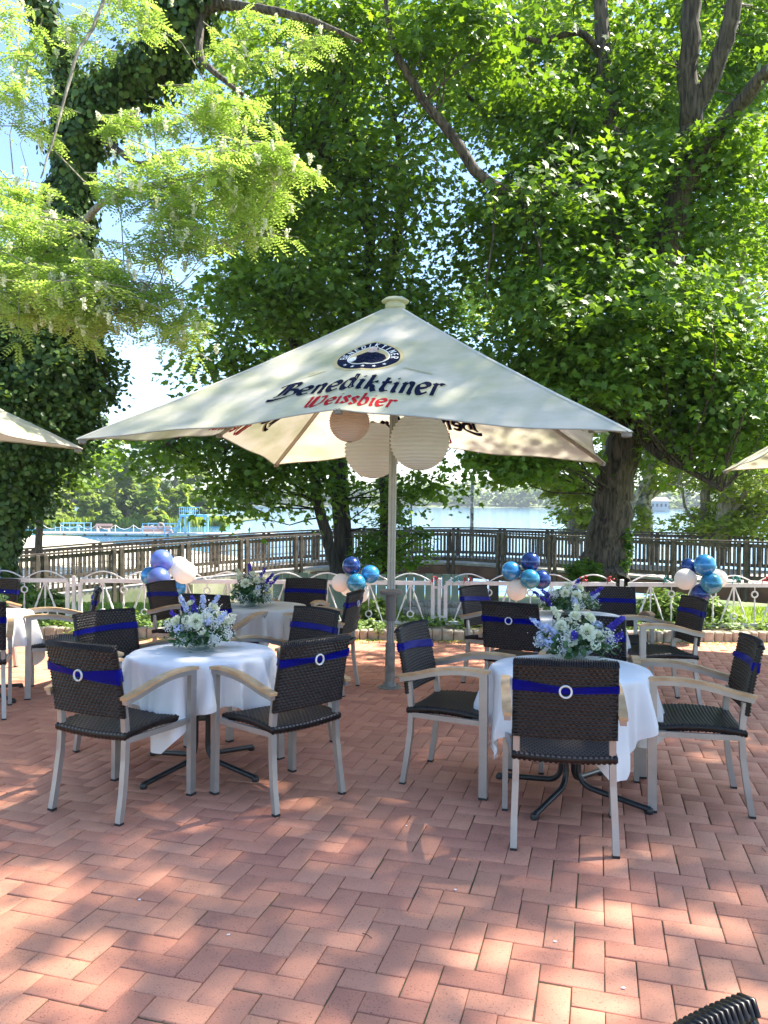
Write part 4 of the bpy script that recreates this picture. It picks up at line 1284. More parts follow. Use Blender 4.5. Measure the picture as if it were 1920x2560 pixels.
def resample(P, step):
    out = []; acc = 0; nxt = 0
    for a, b in zip(P, P[1:]):
        L = (b - a).length
        while nxt <= acc + L:
            t = (nxt - acc) / L; out.append((a + (b - a) * t, (b - a).normalized())); nxt += step
        acc += L
    return out
br = tag(bpy.data.objects.new('footbridge', None), 'long curved wooden footbridge with picket railings over the shore behind the white fence', 'footbridge')
C.objects.link(br)
rg = random.Random(9)
NP, FP = polyline(NEAR), polyline(FAR)
HR = .98
for wi, P in enumerate((NP, FP)):
    m = MB()
    m.sweep([p for p in P], .11, .045)
    m.sweep([p - Vector((0, 0, .09)) for p in P], .03, .09)
    m.sweep([p - Vector((0, 0, HR - .12)) for p in P], .035, .10)
    for p, t in resample(P, .118):
        wd = rg.choice([.040, .045, .055]); a = math.atan2(t.y, t.x)
        q = p + Vector((-t.y, t.x, 0)) * (.02 if wi else -.02)
        m.box(q - Vector((0, 0, .48)), (wd, .022, .84), M=Matrix.Rotation(a + rg.uniform(-.05, .05), 3, 'Z') @ Matrix.Rotation(rg.uniform(-.01, .01), 3, 'Y'))
    PL = [p for p in P if p.x < -1.5]
    for hh in (.30, .50, .70):
        m.tube([p - Vector((0, 0, hh)) for p in PL], .008, 5)
    m.build('railing', MAT['old_wood'] if wi else MAT['old_wood'], br)
    for k, (p, t) in enumerate(resample(P, 1.75)):
        a = math.atan2(t.y, t.x)
        for s in (-.085, .085):
            m = MB(); c = p + t * s + Vector((-t.y, t.x, 0)) * (-.05 if not wi else .05)
            m.box(c - Vector((0, 0, .72)), (.085, .085, 1.42), M=Matrix.Rotation(a, 3, 'Z'), bev=.006)
            m.build('post', MAT['old_wood'], br)
m = MB(); vs = []; fs = []
for p, q in zip(NP, FP):
    for zz in (HR, HR + .07): vs += [p - Vector((0, 0, zz)), q - Vector((0, 0, zz))]
for i in range(len(NP) - 1):
    a = i * 4; fs += [(a, a + 4, a + 5, a + 1), (a + 2, a + 3, a + 7, a + 6), (a, a + 2, a + 6, a + 4), (a + 1, a + 5, a + 7, a + 3)]
m.add(vs, fs); m.build('deck', MAT['deck'], br)
m = MB(); PR = [p for p in NP if p.x > -2.5]
nrm = Vector((0, -1, 0))
m.sweep([p - Vector((0, .01, HR + .27)) for p in PR], .06, .36)
m.sweep([p - Vector((0, -1.4, HR + .30)) for p in PR], .12, .42)
m.build('beam', MAT['rustwood'], br)
for k, (p, t) in enumerate(resample(PR, 3.2)):
    m = MB(); m.box(p + Vector((0, .5, -HR - 1.25)), (.28, .28, 2.0), bev=.01); m.build('pile', MAT['dark_wood'], br)
# concrete wall under the ramp
PLw = [p for p in NP if p.x < -1.2]
m = MB(); vs = []; fs = []
for p in PLw:
    for yy in (-.02, .22):
        vs += [(p.x, p.y + yy, p.z - HR - .075), (p.x, p.y + yy, -2.2)]
for i in range(len(PLw) - 1):
    a = i * 4; fs += [(a, a + 1, a + 5, a + 4), (a + 2, a + 6, a + 7, a + 3), (a, a + 4, a + 6, a + 2)]
fs += [(0, 2, 3, 1), tuple(4 * (len(PLw) - 1) + k for k in (0, 1, 3, 2))]
m.add(vs, fs)
for p, t in resample(PLw, 1.1):
    m.box(p + Vector((0, -.05, -HR - .75)), (.06, .06, 1.3))
tag(m.build('ramp_wall', MAT['concrete']), 'mossy grey-green concrete wall carrying the ramp of the wooden footbridge', 'wall')
# timber revetment right of the wall
m = MB(); rg = random.Random(12); x = -1.9
while x < 1.35:
    wd = rg.uniform(.13, .19); m.box((x + wd / 2, 13.2 + rg.uniform(-.01, .01), -.22 + rg.uniform(-.02, .02)), (wd - .012, .05, .95), bev=.006); x += wd
tag(m.build('board_fence', MAT['concrete']), 'low greenish fence of upright boards behind the white fence, near the parasol pole', 'board fence')
for k, (x, y, z, L, rr, lab) in enumerate([(.95, 11.7, -.20, 1.3, .085, 'grey log lying lowest behind the fence right of the parasol pole'), (1.0, 11.95, -.12, 1.25, .08, 'grey log resting at the back of the log pair behind the fence')]):
    m = MB(); m.tube([(-L / 2, 0, 0), (-L * .2, .01, .005), (L * .2, -.008, 0), (L / 2, 0, .01)], [rr, rr * .97, rr * .95, rr * .9], 12)
    tag(m.build('log', MAT['bark_pale'], smooth=True, auto=60, M4=Matrix.Translation((x, y, z)) @ Matrix.Rotation(-.04 + k * .06, 4, 'Z')), lab, 'log')

# ------------------------------------------------------------------ bathing jetty with diving tower
def px(x, y, Y): return at(x, y, Y)
JZ = px(300, 1150.5, 84).z
jt = tag(bpy.data.objects.new('jetty', None), 'long pale bathing jetty across the lake bay, at the left', 'jetty'); C.objects.link(jt)
m = MB()
xa, xb = px(80, 1150, 84).x, px(700, 1150, 84).x
m.box(((xa + xb) / 2, 84, JZ - .08), (xb - xa, 2.2, .16)); m.build('deck', MAT['jetty'], jt)
m = MB(); m.box(((xa + px(420, 0, 79).x) / 2 + 4, 80.5, JZ - .45), (px(400, 0, 80).x - xa - 6, .35, .12)); m.build('edge_beam', MAT['jetty'], jt)
for k in range(14):
    m = MB(); x = xa + (xb - xa) * (k + .5) / 14; m.tube([(x, 83, JZ - .1), (x, 83, ZW - .8)], .13, 8); m.build('pile', MAT['dark_wood'], jt)
def jrail(x0, x1, label_part='railing'):
    a, b = px(x0, 1133, 84).x, px(x1, 1133, 84).x
    n = max(2, int(round((b - a) / 1.3)))
    for y in (83, 85):
        m = MB()
        for zz in (1.0, .52): m.bar((a, y, JZ + zz), (b, y, JZ + zz), .06, .07)
        for k in range(n + 1): m.bar((a + (b - a) * k / n, y, JZ), (a + (b - a) * k / n, y, JZ + 1.05), .07, .07)
        m.build(label_part, MAT['bluepaint'], jt)
jrail(128, 189); jrail(314, 384)
m = MB()
for k in range(9):
    x = px(40 + k * 40, 1140, 84).x; m.bar((x, 85.3, JZ - .2), (x, 85.3, JZ + .8), .07, .07)
for k in range(8):
    xA = px(40 + k * 40, 1140, 84).x; xB = px(80 + k * 40, 1140, 84).x
    m.tube([(xA + (xB - xA) * t, 85.3, JZ + .78 - .5 * math.sin(PI * t)) for t in (0, .25, .5, .75, 1)], .03, 5)
m.build('rope_rail', MAT['white_paint'], jt)
m = MB(); lx = px(372, 0, 84).x
for s in (-.3, .3): m.bar((lx + s, 82.8, JZ + .9), (lx + s, 82.6, ZW - .2), .05, .05)
for k in range(6): m.bar((lx - .3, 82.75, JZ + .2 - k * .25), (lx + .3, 82.75, JZ + .2 - k * .25), .04, .05)
m.build('ladder', MAT['bluepaint'], jt)
dt = tag(bpy.data.objects.new('diving_tower', None), 'light blue diving platform with railing and slanted ladder on the jetty', 'diving tower'); C.objects.link(dt)
x0, x1 = px(396, 0, 84).x, px(456, 0, 84).x; zp = px(430, 1112, 84).z; zr = px(430, 1096, 84).z
m = MB(); m.box(((x0 + x1) / 2, 84, zp - .08), (x1 - x0, 2.0, .22)); m.build('platform', MAT['bluepaint'], dt)
for xx in (px(408, 0, 84).x, px(449, 0, 84).x):
    for y in (83.2, 84.8):
        m = MB(); m.bar((xx, y, zp - .1), (xx, y, JZ), .17, .17, up=(0, 1, 0)); m.build('leg', MAT['bluepaint'], dt)
m = MB()
xr1 = px(430, 0, 84).x
for zz in (zr, (zr + zp) / 2):
    m.bar((x0, 83.05, zz), (xr1, 83.05, zz), .05, .06); m.bar((x0, 84.95, zz), (xr1, 84.95, zz), .05, .06); m.bar((x0, 83.05, zz), (x0, 84.95, zz), .05, .06)
for k in range(9):
    for y in (83.05, 84.95): m.bar((x0 + (xr1 - x0) * k / 8, y, zp), (x0 + (xr1 - x0) * k / 8, y, zr), .04, .04, up=(0, 1, 0))
m.build('railing', MAT['bluepaint'], dt)
m = MB()
for s in (83.3, 84.0): m.bar((x0 + .1, s, zp), (px(384, 0, 84).x, s, JZ), .09, .10, up=(0, 1, 0))
for k in range(8):
    t = (k + .5) / 8; a = x0 + .1 + (px(384, 0, 84).x - x0 - .1) * t; z = zp + (JZ - zp) * t; m.bar((a, 83.3, z), (a, 84.0, z), .08, .03)
m.build('ladder', MAT['bluepaint'], dt)
bn = tag(bpy.data.objects.new('bench', None), 'reddish bench standing on the jetty between the two blue railings', 'bench'); C.objects.link(bn)
bx0, bx1 = px(205, 0, 84).x, px(241, 0, 84).x
m = MB(); m.box(((bx0 + bx1) / 2, 84.3, JZ + .45), (bx1 - bx0, .4, .06)); m.build('seat', MAT['redpaint'], bn)
m = MB(); m.box(((bx0 + bx1) / 2, 84.55, JZ + .78), (bx1 - bx0, .05, .30)); m.build('backrest', MAT['redpaint'], bn)
for xx in (bx0 + .3, bx1 - .3):
    m = MB(); m.box((xx, 84.35, JZ + .22), (.10, .4, .42)); m.build('leg', MAT['white_paint'], bn)
m = MB(); q = px(347, 1137, 82.9); m.torus((0, 0, 0), .33, .09, 'Y', 24, 8)
tag(m.build('lifebuoy', MAT['redpaint'], smooth=True, M4=Matrix.Translation(q)), 'round red lifebuoy hanging on the right blue jetty railing', 'lifebuoy')
m = MB(); m.box((0, 0, .45), (3.2, .5, .5)); m.box((0, 0, .1), (3.4, .8, .2))
q = px(345, 1146, 85.6)
tag(m.build('wooden_chest', MAT['redpaint'], M4=Matrix.Translation((q.x, 84.4, JZ))), 'faded red box standing behind the right blue jetty railing', 'chest')
# poles by the water
m = MB(); a = px(1019, 1142, 29); b = px(1019, 1040, 29)
m.tube([(a.x, 29, -1.6), (b.x + .02, 29, b.z)], [.075, .065], 10)
tag(m.build('wooden_pole', MAT['birch'], smooth=True), 'mottled upright pole behind the footbridge, right of the parasol pole', 'pole')
m = MB(); a = px(890, 1142, 31); b = px(888, 1058, 31); m.tube([(a.x, 31, -1.8), (b.x, 31, b.z)], .028, 8)
tag(m.build('thin_pole', MAT['dark_wood'], smooth=True), 'thin dark mast behind the footbridge, next to the parasol pole', 'pole')
# house across the lake
hs = tag(bpy.data.objects.new('lake_house', None), 'small white house with dark roof on the far shore, right of the big trunk', 'house'); C.objects.link(hs)
hp = px(1418, 1097, 380)
m = MB(); m.box((hp.x, 380, ZW + 2.6), (9, 8, 4.6)); m.build('wall', MAT['plaster'], hs)
m = MB(); m.add([(hp.x - 5, 375, ZW + 4.9), (hp.x + 5, 375, ZW + 4.9), (hp.x + 5, 385, ZW + 4.9), (hp.x - 5, 385, ZW + 4.9), (hp.x - 5, 380, ZW + 7.0), (hp.x + 5, 380, ZW + 7.0)],
                [(0, 1, 5, 4), (2, 3, 4, 5), (0, 4, 3), (1, 2, 5), (0, 3, 2, 1)]); m.build('roof', MAT['roof'], hs)
for k in range(4):
    m = MB(); m.box((hp.x - 3.2 + k * 2.1, 375.9, ZW + 3.0), (.9, .2, 1.5)); m.build('window', MAT['black'], hs)
# fallen bits on the paving
gg = random.Random(21)
lit = [('petal', 'white', (.30, 3.1)), ('petal', 'white', (-.55, 2.75)), ('petal', 'white', (1.5, 4.6)), ('petal', 'white', (.62, 2.72)), ('petal', 'white', (-.95, 3.0)), ('petal', 'white', (1.62, 4.9)), ('twig', 'brown', (-.05, 2.75)), ('twig', 'brown', (-1.35, 2.62)), ('twig', 'brown', (1.75, 3.5)), ('petal', 'white', (.12, 3.75)), ('petal', 'white', (.78, 2.45))]
where = ['in front of the parasol pole, near the picture middle', 'on the pavers left of the middle', 'beside the right back chair leg', 'on the pavers in front of the nearest chair', 'on the left front pavers', 'right of the right front table', 'lying in a joint left of the middle foreground', 'lying on the left foreground pavers', 'lying right of the rightmost front chair', 'between the two front tables', 'on the foreground pavers at the right']
for (kd, _, (x, y)), wh in zip(lit, where):
    m = MB()
    if kd == 'petal':
        a = gg.uniform(0, 6); vs = [(.006 * math.cos(a + k * 1.05) * (1 + .5 * (k % 3 == 0)), .005 * math.sin(a + k * 1.05), .0015 + .002 * (k % 2)) for k in range(6)]
        m.add(vs, [(0, 1, 2, 3, 4, 5)]); m.add([(p[0], p[1], p[2] + .0006) for p in vs], [(0, 1, 2, 3, 4, 5)])
        o = m.build('fallen_petal', MAT['paper'], M4=slope_at(x, y, 0, zt(y) + .001)); tag(o, 'tiny white petal fallen ' + wh, 'petal', 'white petals fallen on the pavers')
    else:
        a = gg.uniform(0, 3); m.tube([(-.022 * math.cos(a), -.022 * math.sin(a), .002), (0, .002, .004), (.024 * math.cos(a), .022 * math.sin(a), .003)], .0016, 5)
        o = m.build('fallen_twig', MAT['bark_dark'], M4=slope_at(x, y, 0, zt(y) + .001)); tag(o, 'short dark twig ' + wh, 'twig', 'dark twigs fallen on the pavers')

# ------------------------------------------------------------------ trees
def limb_tube(m, pts, radii, seg=12, wob=0.0, g=None, sub=4, rough=0.0):
    """smooth tapered limb through pts"""
    P = [Vector(p) for p in pts]; n = len(P) - 1; out = []; rr = []
    for s in range(n):
        p0 = P[max(0, s - 1)]; p1 = P[s]; p2 = P[s + 1]; p3 = P[min(n, s + 2)]
        for k in range(sub):
            u = k / sub
            q = .5 * ((2 * p1) + (p2 - p0) * u + (2 * p0 - 5 * p1 + 4 * p2 - p3) * u * u + (3 * p1 - p0 - 3 * p2 + p3) * u ** 3)
            out.append(q); rr.append(radii[s] * (1 - u) + radii[s + 1] * u)
    out.append(P[-1]); rr.append(radii[-1])
    if g is not None and wob > 0:
        for i in range(1, len(out) - 1):
            out[i] = out[i] + Vector(g.normal(size=3)) * wob * rr[i]
    base = len(m.v)
    m.tube(out, rr, seg)
    if rough > 0:
        for i in range(len(out)):
            for k in range(seg):
                v = Vector(m.v[base + i * seg + k]); c = out[i]
                f = 1 + rough * (math.sin(k * 2.4 + i * .35) * .5 + math.sin(k * 4.9 + i * .2 + 1) * .35 + (g.random() - .5) * .6)
                m.v[base + i * seg + k] = tuple(c + (v - c) * f)
    return out, rr
def ellip(x, y, rx, ry, Y, rY):
    s = Y / (F / K); c = at(x, y, Y)
    return (np.array(c), np.array([rx * s, rY, ry * s]))
def crown(g, vols, per=90, srad=.55, flat=.32, size=.11, shape=SH_DIAMOND, droop=.5, surf=.35, sj=.35, up=1.0, rz=1.0):
    """vols: (centre, radii, n_sprays). returns V,F,tint, spray centres"""
    Ps = []; Ns = []; Us = []; Ss = []; Ts = []; SC = []
    for (c, r, ns) in vols:
        d = rand_dir(ns, g); rad = g.uniform(surf, 1, ns) ** (1 / 2.2)
        cc = c + d * r * rad[:, None]
        SC.append(cc)
        st = g.random(ns)
        k = g.integers(int(per * .6), int(per * 1.4), ns)
        id_ = np.repeat(np.arange(ns), k); n = len(id_)
        out = cc[id_] - c; out[:, 2] *= .2; out /= (np.linalg.norm(out, axis=1, keepdims=True) + 1e-6)
        sr = srad * g.uniform(.6, 1.3, ns)[id_]
        q = rand_dir(n, g) * (g.random(n) ** .5)[:, None]
        L = q * sr[:, None]; L[:, 2] *= flat
        along = (L * out).sum(1); L[:, 2] -= droop * (along + sr * .3) * .5
        Ps.append(cc[id_] + L)
        N = rand_dir(n, g) * .55 + np.array([0, 0, up]) + out * .35; Ns.append(N)
        Us.append(out * .8 + rand_dir(n, g) * .9 + np.array([0, 0, -.35]))
        Ss.append(size * g.uniform(1 - sj, 1 + sj, n))
        Ts.append(np.clip(st[id_] * .5 + g.random(n) * .5, 0, 1))
    P = np.concatenate(Ps); V, Fc = leaves(P, np.concatenate(Ns), np.concatenate(Us), np.concatenate(Ss), shape, .25)
    return V, Fc, np.concatenate(Ts), np.concatenate(SC)
def twigs(m, g, centres, limbs, frac=.5, r0=.035, maxlen=4.5, seg=5):
    LP = np.array([tuple(p) for (pts, rr) in limbs for p in pts]); LR = np.array([r for (pts, rr) in limbs for r in rr])
    for c in centres:
        if g.random() > frac: continue
        d = np.linalg.norm(LP - c - np.array([0, 0, -.6]), axis=1); i = int(d.argmin()); a = LP[i]; L = np.linalg.norm(c - a)
        if L > maxlen or L < .25: continue
        r = min(r0 * (.35 + L * .25), LR[i] * .6)
        mid = (a + c) / 2 + g.normal(size=3) * L * .10 + np.array([0, 0, L * .08])
        q1 = (a * .7 + mid * .3) + g.normal(size=3) * L * .03; q2 = (c * .45 + mid * .55) + g.normal(size=3) * L * .05
        m.tube([a, q1, mid, q2, c], [r, r * .8, r * .6, r * .4, r * .15], seg, cap=False)
def make_tree(name, label, g, limbs_def, vols, leafm, barkm, twig=.5, seg=12, rough=0.0, cat='tree', group=None, trunk_n=1, crown_name='crown', tw_r=.035, maxlen=4.5, **ck):
    root = tag(bpy.data.objects.new(name, None), label, cat, group); C.objects.link(root)
    b0 = limbs_def[0][0][0]
    limbs = []
    for i, (pts, rad) in enumerate(limbs_def):
        m = MB(); pr = limb_tube(m, pts, rad, seg if i < trunk_n else 9, .10, g, 5, rough if i < trunk_n else rough * .5); limbs.append(pr)
        m.build('trunk' if i < trunk_n else 'limb', MAT[barkm], root, smooth=True)
    V, Fc, T, SC = crown(g, vols, **ck)
    np_mesh(crown_name, V, Fc, MAT[leafm], root, tint=T)
    if twig > 0:
        m = MB(); twigs(m, g, SC, limbs, twig, tw_r, maxlen)
        if m.v: m.build('branches', MAT[barkm], root, smooth=True)
    return root
def A(*q): return at(*q)
G = np.random.default_rng(42)
E_ = lambda *a: ellip(*a[:6]) + (a[6],)

# --- T3: big maple right
tr = [A(1296, 1262, 14.5), A(1302, 1225, 14.5), A(1316, 1130, 14.5), A(1330, 1030, 14.5), A(1352, 940, 14.4), A(1378, 830, 14.3), A(1405, 690, 14.2), A(1432, 560, 14.2), A(1468, 400, 14.1), A(1498, 230, 14)]
limbs = [(tr, [.52, .41, .35, .33, .31, .30, .29, .27, .23, .19]),
         ([A(1490, 270, 14), A(1488, 120, 13.9), A(1500, -60, 13.8), A(1510, -300, 13.8)], [.19, .17, .16, .12]),
         ([A(1500, 240, 14), A(1545, 150, 13.8), A(1580, 40, 13.6), A(1610, -140, 13.4)], [.18, .15, .14, .10]),
         ([A(1462, 430, 14.1), A(1540, 300, 13.6), A(1610, 210, 13.2), A(1700, 120, 12.6), A(1820, 40, 11.8)], [.20, .15, .13, .11, .08]),
         ([A(1385, 800, 14.3), A(1362, 600, 14.6), A(1345, 420, 14.9), A(1316, 250, 15), A(1302, 100, 15), A(1292, -80, 15)], [.24, .22, .19, .155, .14, .12]),
         ([A(1385, 640, 14.3), A(1290, 440, 13.6), A(1190, 415, 13.1), A(1060, 400, 12.8), A(985, 305, 12.8), A(905, 200, 12.8), A(850, 100, 12.8), A(830, -40, 12.8)], [.18, .13, .11, .095, .085, .075, .055, .04]),
         ([A(1320, 270, 15), A(1245, 235, 14.8), A(1140, 230, 14.6), A(1068, 258, 14.5), A(1010, 205, 14.4)], [.10, .085, .075, .06, .03]),
         ([A(1308, 120, 15), A(1250, 70, 14.8), A(1160, 90, 14.6), A(1090, 50, 14.5)], [.08, .065, .05, .03]),
         ([A(1352, 900, 14.3), A(1420, 980, 13.6), A(1480, 1010, 13), A(1560, 1060, 12.5)], [.12, .08, .06, .03])]
vols = [E_(1540, 120, 240, 220, 16.8, 2.0, 110), E_(1200, 130, 230, 200, 16.4, 2.0, 100), E_(1450, 500, 260, 190, 15.2, 2.4, 140), E_(1180, 500, 190, 170, 13.8, 2.0, 95),
        E_(1300, 700, 270, 130, 13.2, 2.2, 110), E_(1320, 820, 270, 80, 13.2, 2.0, 90), E_(1570, 800, 160, 180, 13.4, 2.0, 85), E_(1080, 860, 120, 110, 14.2, 1.5, 34), E_(1120, 985, 130, 40, 14.2, 1.1, 36), E_(1540, 940, 130, 50, 13.2, 1.3, 34),
        E_(1150, 235, 130, 45, 14.0, .6, 22), E_(1240, 330, 120, 70, 14.2, .9, 30), E_(1560, 330, 110, 60, 13.6, .8, 20), E_(1380, 160, 60, 90, 14.6, .6, 12),
        E_(960, 60, 130, 90, 12.8, 1.4, 34), E_(1380, 260, 170, 120, 16.6, 1.8, 50),
        (np.array([7.2, 9.4, 8.8]), np.array([2.4, 2.6, 1.8]), 60), (np.array([9.6, 7.6, 13.8]), np.array([5.6, 3.8, 1.7]), 300)]
make_tree('maple_tree', 'huge maple with leaning rough trunk and spreading limbs, right of the parasol', G, limbs, vols, 'leaf_maple', 'bark', twig=.38, seg=26, rough=.10, maxlen=3.0, tw_r=.028,
          per=82, srad=.82, flat=.45, size=.105, sj=.45, shape=SH_MAPLE, droop=.6, surf=.05, up=.6)
# ivy tuft at its foot
# --- T2: multi-stemmed maple in the middle
limbs = [([A(728, 1262, 15), A(716, 1190, 15), A(690, 1100, 15), A(678, 1010, 15), A(672, 900, 15), A(640, 760, 15), A(612, 700, 15)], [.13, .115, .105, .10, .095, .085, .05]),
         ([A(738, 1262, 15.2), A(734, 1150, 15.2), A(724, 1050, 15.2), A(720, 960, 15.2), A(745, 800, 15.2), A(790, 640, 15.2), A(800, 520, 15.2), A(786, 380, 15.2), A(748, 262, 15.2), A(700, 180, 15.2), A(660, 60, 15.2)], [.13, .12, .11, .11, .11, .11, .10, .10, .09, .07, .05]),
         ([A(748, 1262, 15.4), A(748, 1150, 15.4), A(740, 1060, 15.4), A(742, 980, 15.4), A(790, 780, 15.4), A(850, 560, 15.4), A(870, 380, 15.4), A(840, 200, 15.4)], [.12, .11, .10, .10, .10, .09, .07, .04]),
         ([A(676, 1010, 15), A(712, 1050, 15), A(728, 1080, 15)], [.035, .04, .045]),
         ([A(800, 500, 15.2), A(730, 380, 14.6), A(690, 330, 14.3), A(600, 300, 14)], [.08, .06, .05, .03]),
         ([A(672, 900, 15), A(560, 860, 14.2), A(460, 900, 13.6), A(360, 960, 13.2)], [.07, .06, .05, .03])]
vols = [E_(700, 160, 250, 200, 14.8, 2.2, 105), E_(800, 420, 220, 190, 14.6, 2.2, 92), E_(620, 420, 160, 170, 14.8, 2.0, 70), E_(700, 660, 220, 140, 14.8, 2.0, 105), E_(870, 690, 130, 120, 15.2, 1.8, 42),
        E_(530, 650, 120, 90, 14.4, 1.4, 32), E_(490, 790, 70, 60, 14.2, 1.0, 17), E_(560, 960, 110, 60, 14.4, 1.1, 46), E_(520, 1060, 60, 40, 14.4, .8, 16), E_(345, 985, 60, 38, 13.8, .7, 8), E_(440, 955, 60, 40, 14, .8, 12), E_(650, 1020, 100, 60, 14.9, 1.0, 26),
        E_(905, 1065, 80, 36, 14.8, .9, 12), E_(800, 60, 150, 90, 14.2, 1.6, 34), E_(960, 200, 70, 120, 15, 1.5, 18)]
make_tree('maple_tree', 'dark shaded maple with three slim stems in the middle, behind the parasol', G, limbs, vols, 'leaf_dark', 'bark_dark', twig=.45, seg=12, trunk_n=3,
          per=58, srad=.9, flat=.5, size=.105, sj=.45, shape=SH_MAPLE, droop=.5, surf=.05, up=.6, maxlen=3.2, tw_r=.028)
# --- ivy covered stem behind the pole
limbs = [([A(838, 1262, 15.6), A(836, 1180, 15.6), A(832, 1080, 15.6), A(834, 980, 15.6), A(850, 820, 15.8), A(880, 640, 16)], [.16, .14, .13, .13, .12, .08])]
vols = [E_(838, 1150, 40, 95, 15.4, .5, 24), E_(800, 1185, 36, 45, 15.0, .5, 9), E_(890, 1180, 42, 60, 15.0, .5, 11), E_(905, 830, 110, 90, 16, 1.4, 50), E_(960, 700, 70, 60, 16, 1.2, 22)]
make_tree('ivy_covered_tree', 'slim ivy-covered tree stem directly behind the parasol pole', G, limbs, vols, 'leaf_dark', 'bark_dark', twig=.5, per=62, srad=.34, flat=.6, size=.08, shape=SH_HEX, droop=.4)

# --- T1: ivy-covered robinia at the left
Yr = 12.0
tr = [A(-5, 1262, Yr), A(2, 1130, Yr), A(28, 1000, Yr), A(70, 860, Yr), A(112, 720, Yr), A(140, 560, Yr), A(152, 420, Yr), A(160, 300, Yr), A(158, 225, Yr)]
LL = [A(158, 240, Yr), A(135, 130, Yr - .2), A(100, 50, Yr - .4), A(70, -60, Yr - .6)]
LR_ = [A(165, 330, Yr), A(225, 225, Yr - .1), A(300, 175, Yr - .3), A(368, 100, Yr - .6), A(402, 20, Yr - .8), A(420, -80, Yr - 1)]
limbs = [(tr, [.27, .26, .26, .27, .27, .27, .26, .24, .20]), (LL, [.17, .13, .11, .09]), (LR_, [.22, .20, .19, .17, .15, .12]),
         ([A(400, 50, Yr - .7), A(470, 12, 11), A(560, 20, 10.6), A(660, 40, 10.2), (A(780, 90, 9.8))], [.10, .08, .06, .045, .02]),
         ([A(435, 25, 11.1), A(430, 100, 10.9), A(440, 135, 10.8), A(475, 165, 10.7), A(525, 205, 10.6)], [.07, .055, .05, .04, .02]),
         ([A(455, 200, 10.8), A(470, 265, 10.7), A(480, 290, 10.7), A(515, 302, 10.6)], [.03, .03, .025, .012]),
         ([A(210, 290, Yr - .2), A(255, 325, 11.5), A(292, 352, 11.2), A(358, 354, 10.9)], [.06, .05, .04, .02]),
         ([A(150, 520, Yr), A(220, 440, 10), A(330, 400, 8.8), A(470, 370, 8.2), A(600, 360, 8.0)], [.05, .045, .035, .025, .012]),
         ([A(120, 660, Yr), A(150, 640, 10), A(230, 620, 8.6), A(360, 640, 8)], [.05, .04, .03, .012]),
         ([A(140, 500, Yr), A(60, 480, 10), A(-20, 470, 8.6)], [.05, .035, .015])]
root = tag(bpy.data.objects.new('robinia_tree', None), 'tall robinia with ivy-wrapped forked trunk and bright drooping flowering sprays, at the left', 'tree'); C.objects.link(root)
lr = []
for i, (pts, rad) in enumerate(limbs):
    m = MB(); lr.append(limb_tube(m, pts, rad, 14 if i == 0 else 9, .12, G, 5, .08)); m.build('trunk' if i == 0 else 'limb', MAT['bark_pale'] if i in (1, 7, 8, 9) else MAT['bark'], root, smooth=True)
# ivy coat along trunk and the two main limbs
Ps = []; Ns = []
for (pts, rr), nleaf, spread in ((lr[0], 30000, 1.0), (lr[2], 15000, .66), (lr[1], 2600, .34)):
    P = np.array([tuple(p) for p in pts]); rr = np.array(rr); n = nleaf
    t = G.random(n) * (len(P) - 1.001); i = t.astype(int); f = (t - i)[:, None]
    c = P[i] * (1 - f) + P[i + 1] * f; ra = rr[i]
    d = rand_dir(n, G); d[:, 2] *= .35; d /= np.linalg.norm(d, axis=1, keepdims=True)
    lump = .55 + .45 * np.sin(c[:, 2] * 2.1 + np.arctan2(d[:, 1], d[:, 0]) * 2) * np.sin(c[:, 2] * 5.3 + 1)
    off = ra * .9 + spread * (G.random(n) ** 1.5) * (.25 + .75 * lump)
    if spread > .9:
        hz = np.clip((7.0 - c[:, 2]) / 4, .22, 1.0) * np.clip((c[:, 2] - 0.2) / 2.8, .10, 1.0); off = ra + (off - ra) * hz
    Ps.append(c + d * off[:, None]); Ns.append(d + rand_dir(n, G) * .5 + np.array([0, 0, .35]))
P = np.concatenate(Ps); N = np.concatenate(Ns)
V, Fc = leaves(P, N, rand_dir(len(P), G) * .6 + np.array([0, 0, -1.0]), G.uniform(.06, .12, len(P)), SH_HEX * np.array([1.15, 1]), .25)
np_mesh('ivy', V, Fc, MAT['leaf_ivy'], root, tint=G.random(len(P)))
# lumpy ivy bulge lower down
vols = [E_(50, 870, 155, 165, Yr, 1.1, 105), E_(150, 800, 90, 90, Yr, .8, 50), E_(10, 1040, 75, 80, Yr, .7, 48), E_(140, 930, 65, 70, Yr, .6, 22), E_(110, 640, 100, 110, Yr, .8, 62), E_(20, 720, 90, 90, Yr, .9, 45)]
V, Fc, T, SC = crown(G, vols, per=120, srad=.48, flat=.6, size=.078, shape=SH_HEX * np.array([1.1, 1]), droop=.5, surf=.1, up=.5)
np_mesh('ivy', V, Fc, MAT['leaf_ivy'], root, tint=T)
m = MB(); twigs(m, G, SC, lr[:1], .4, .03, 3); m.build('branches', MAT['bark_dark'], root, smooth=True)
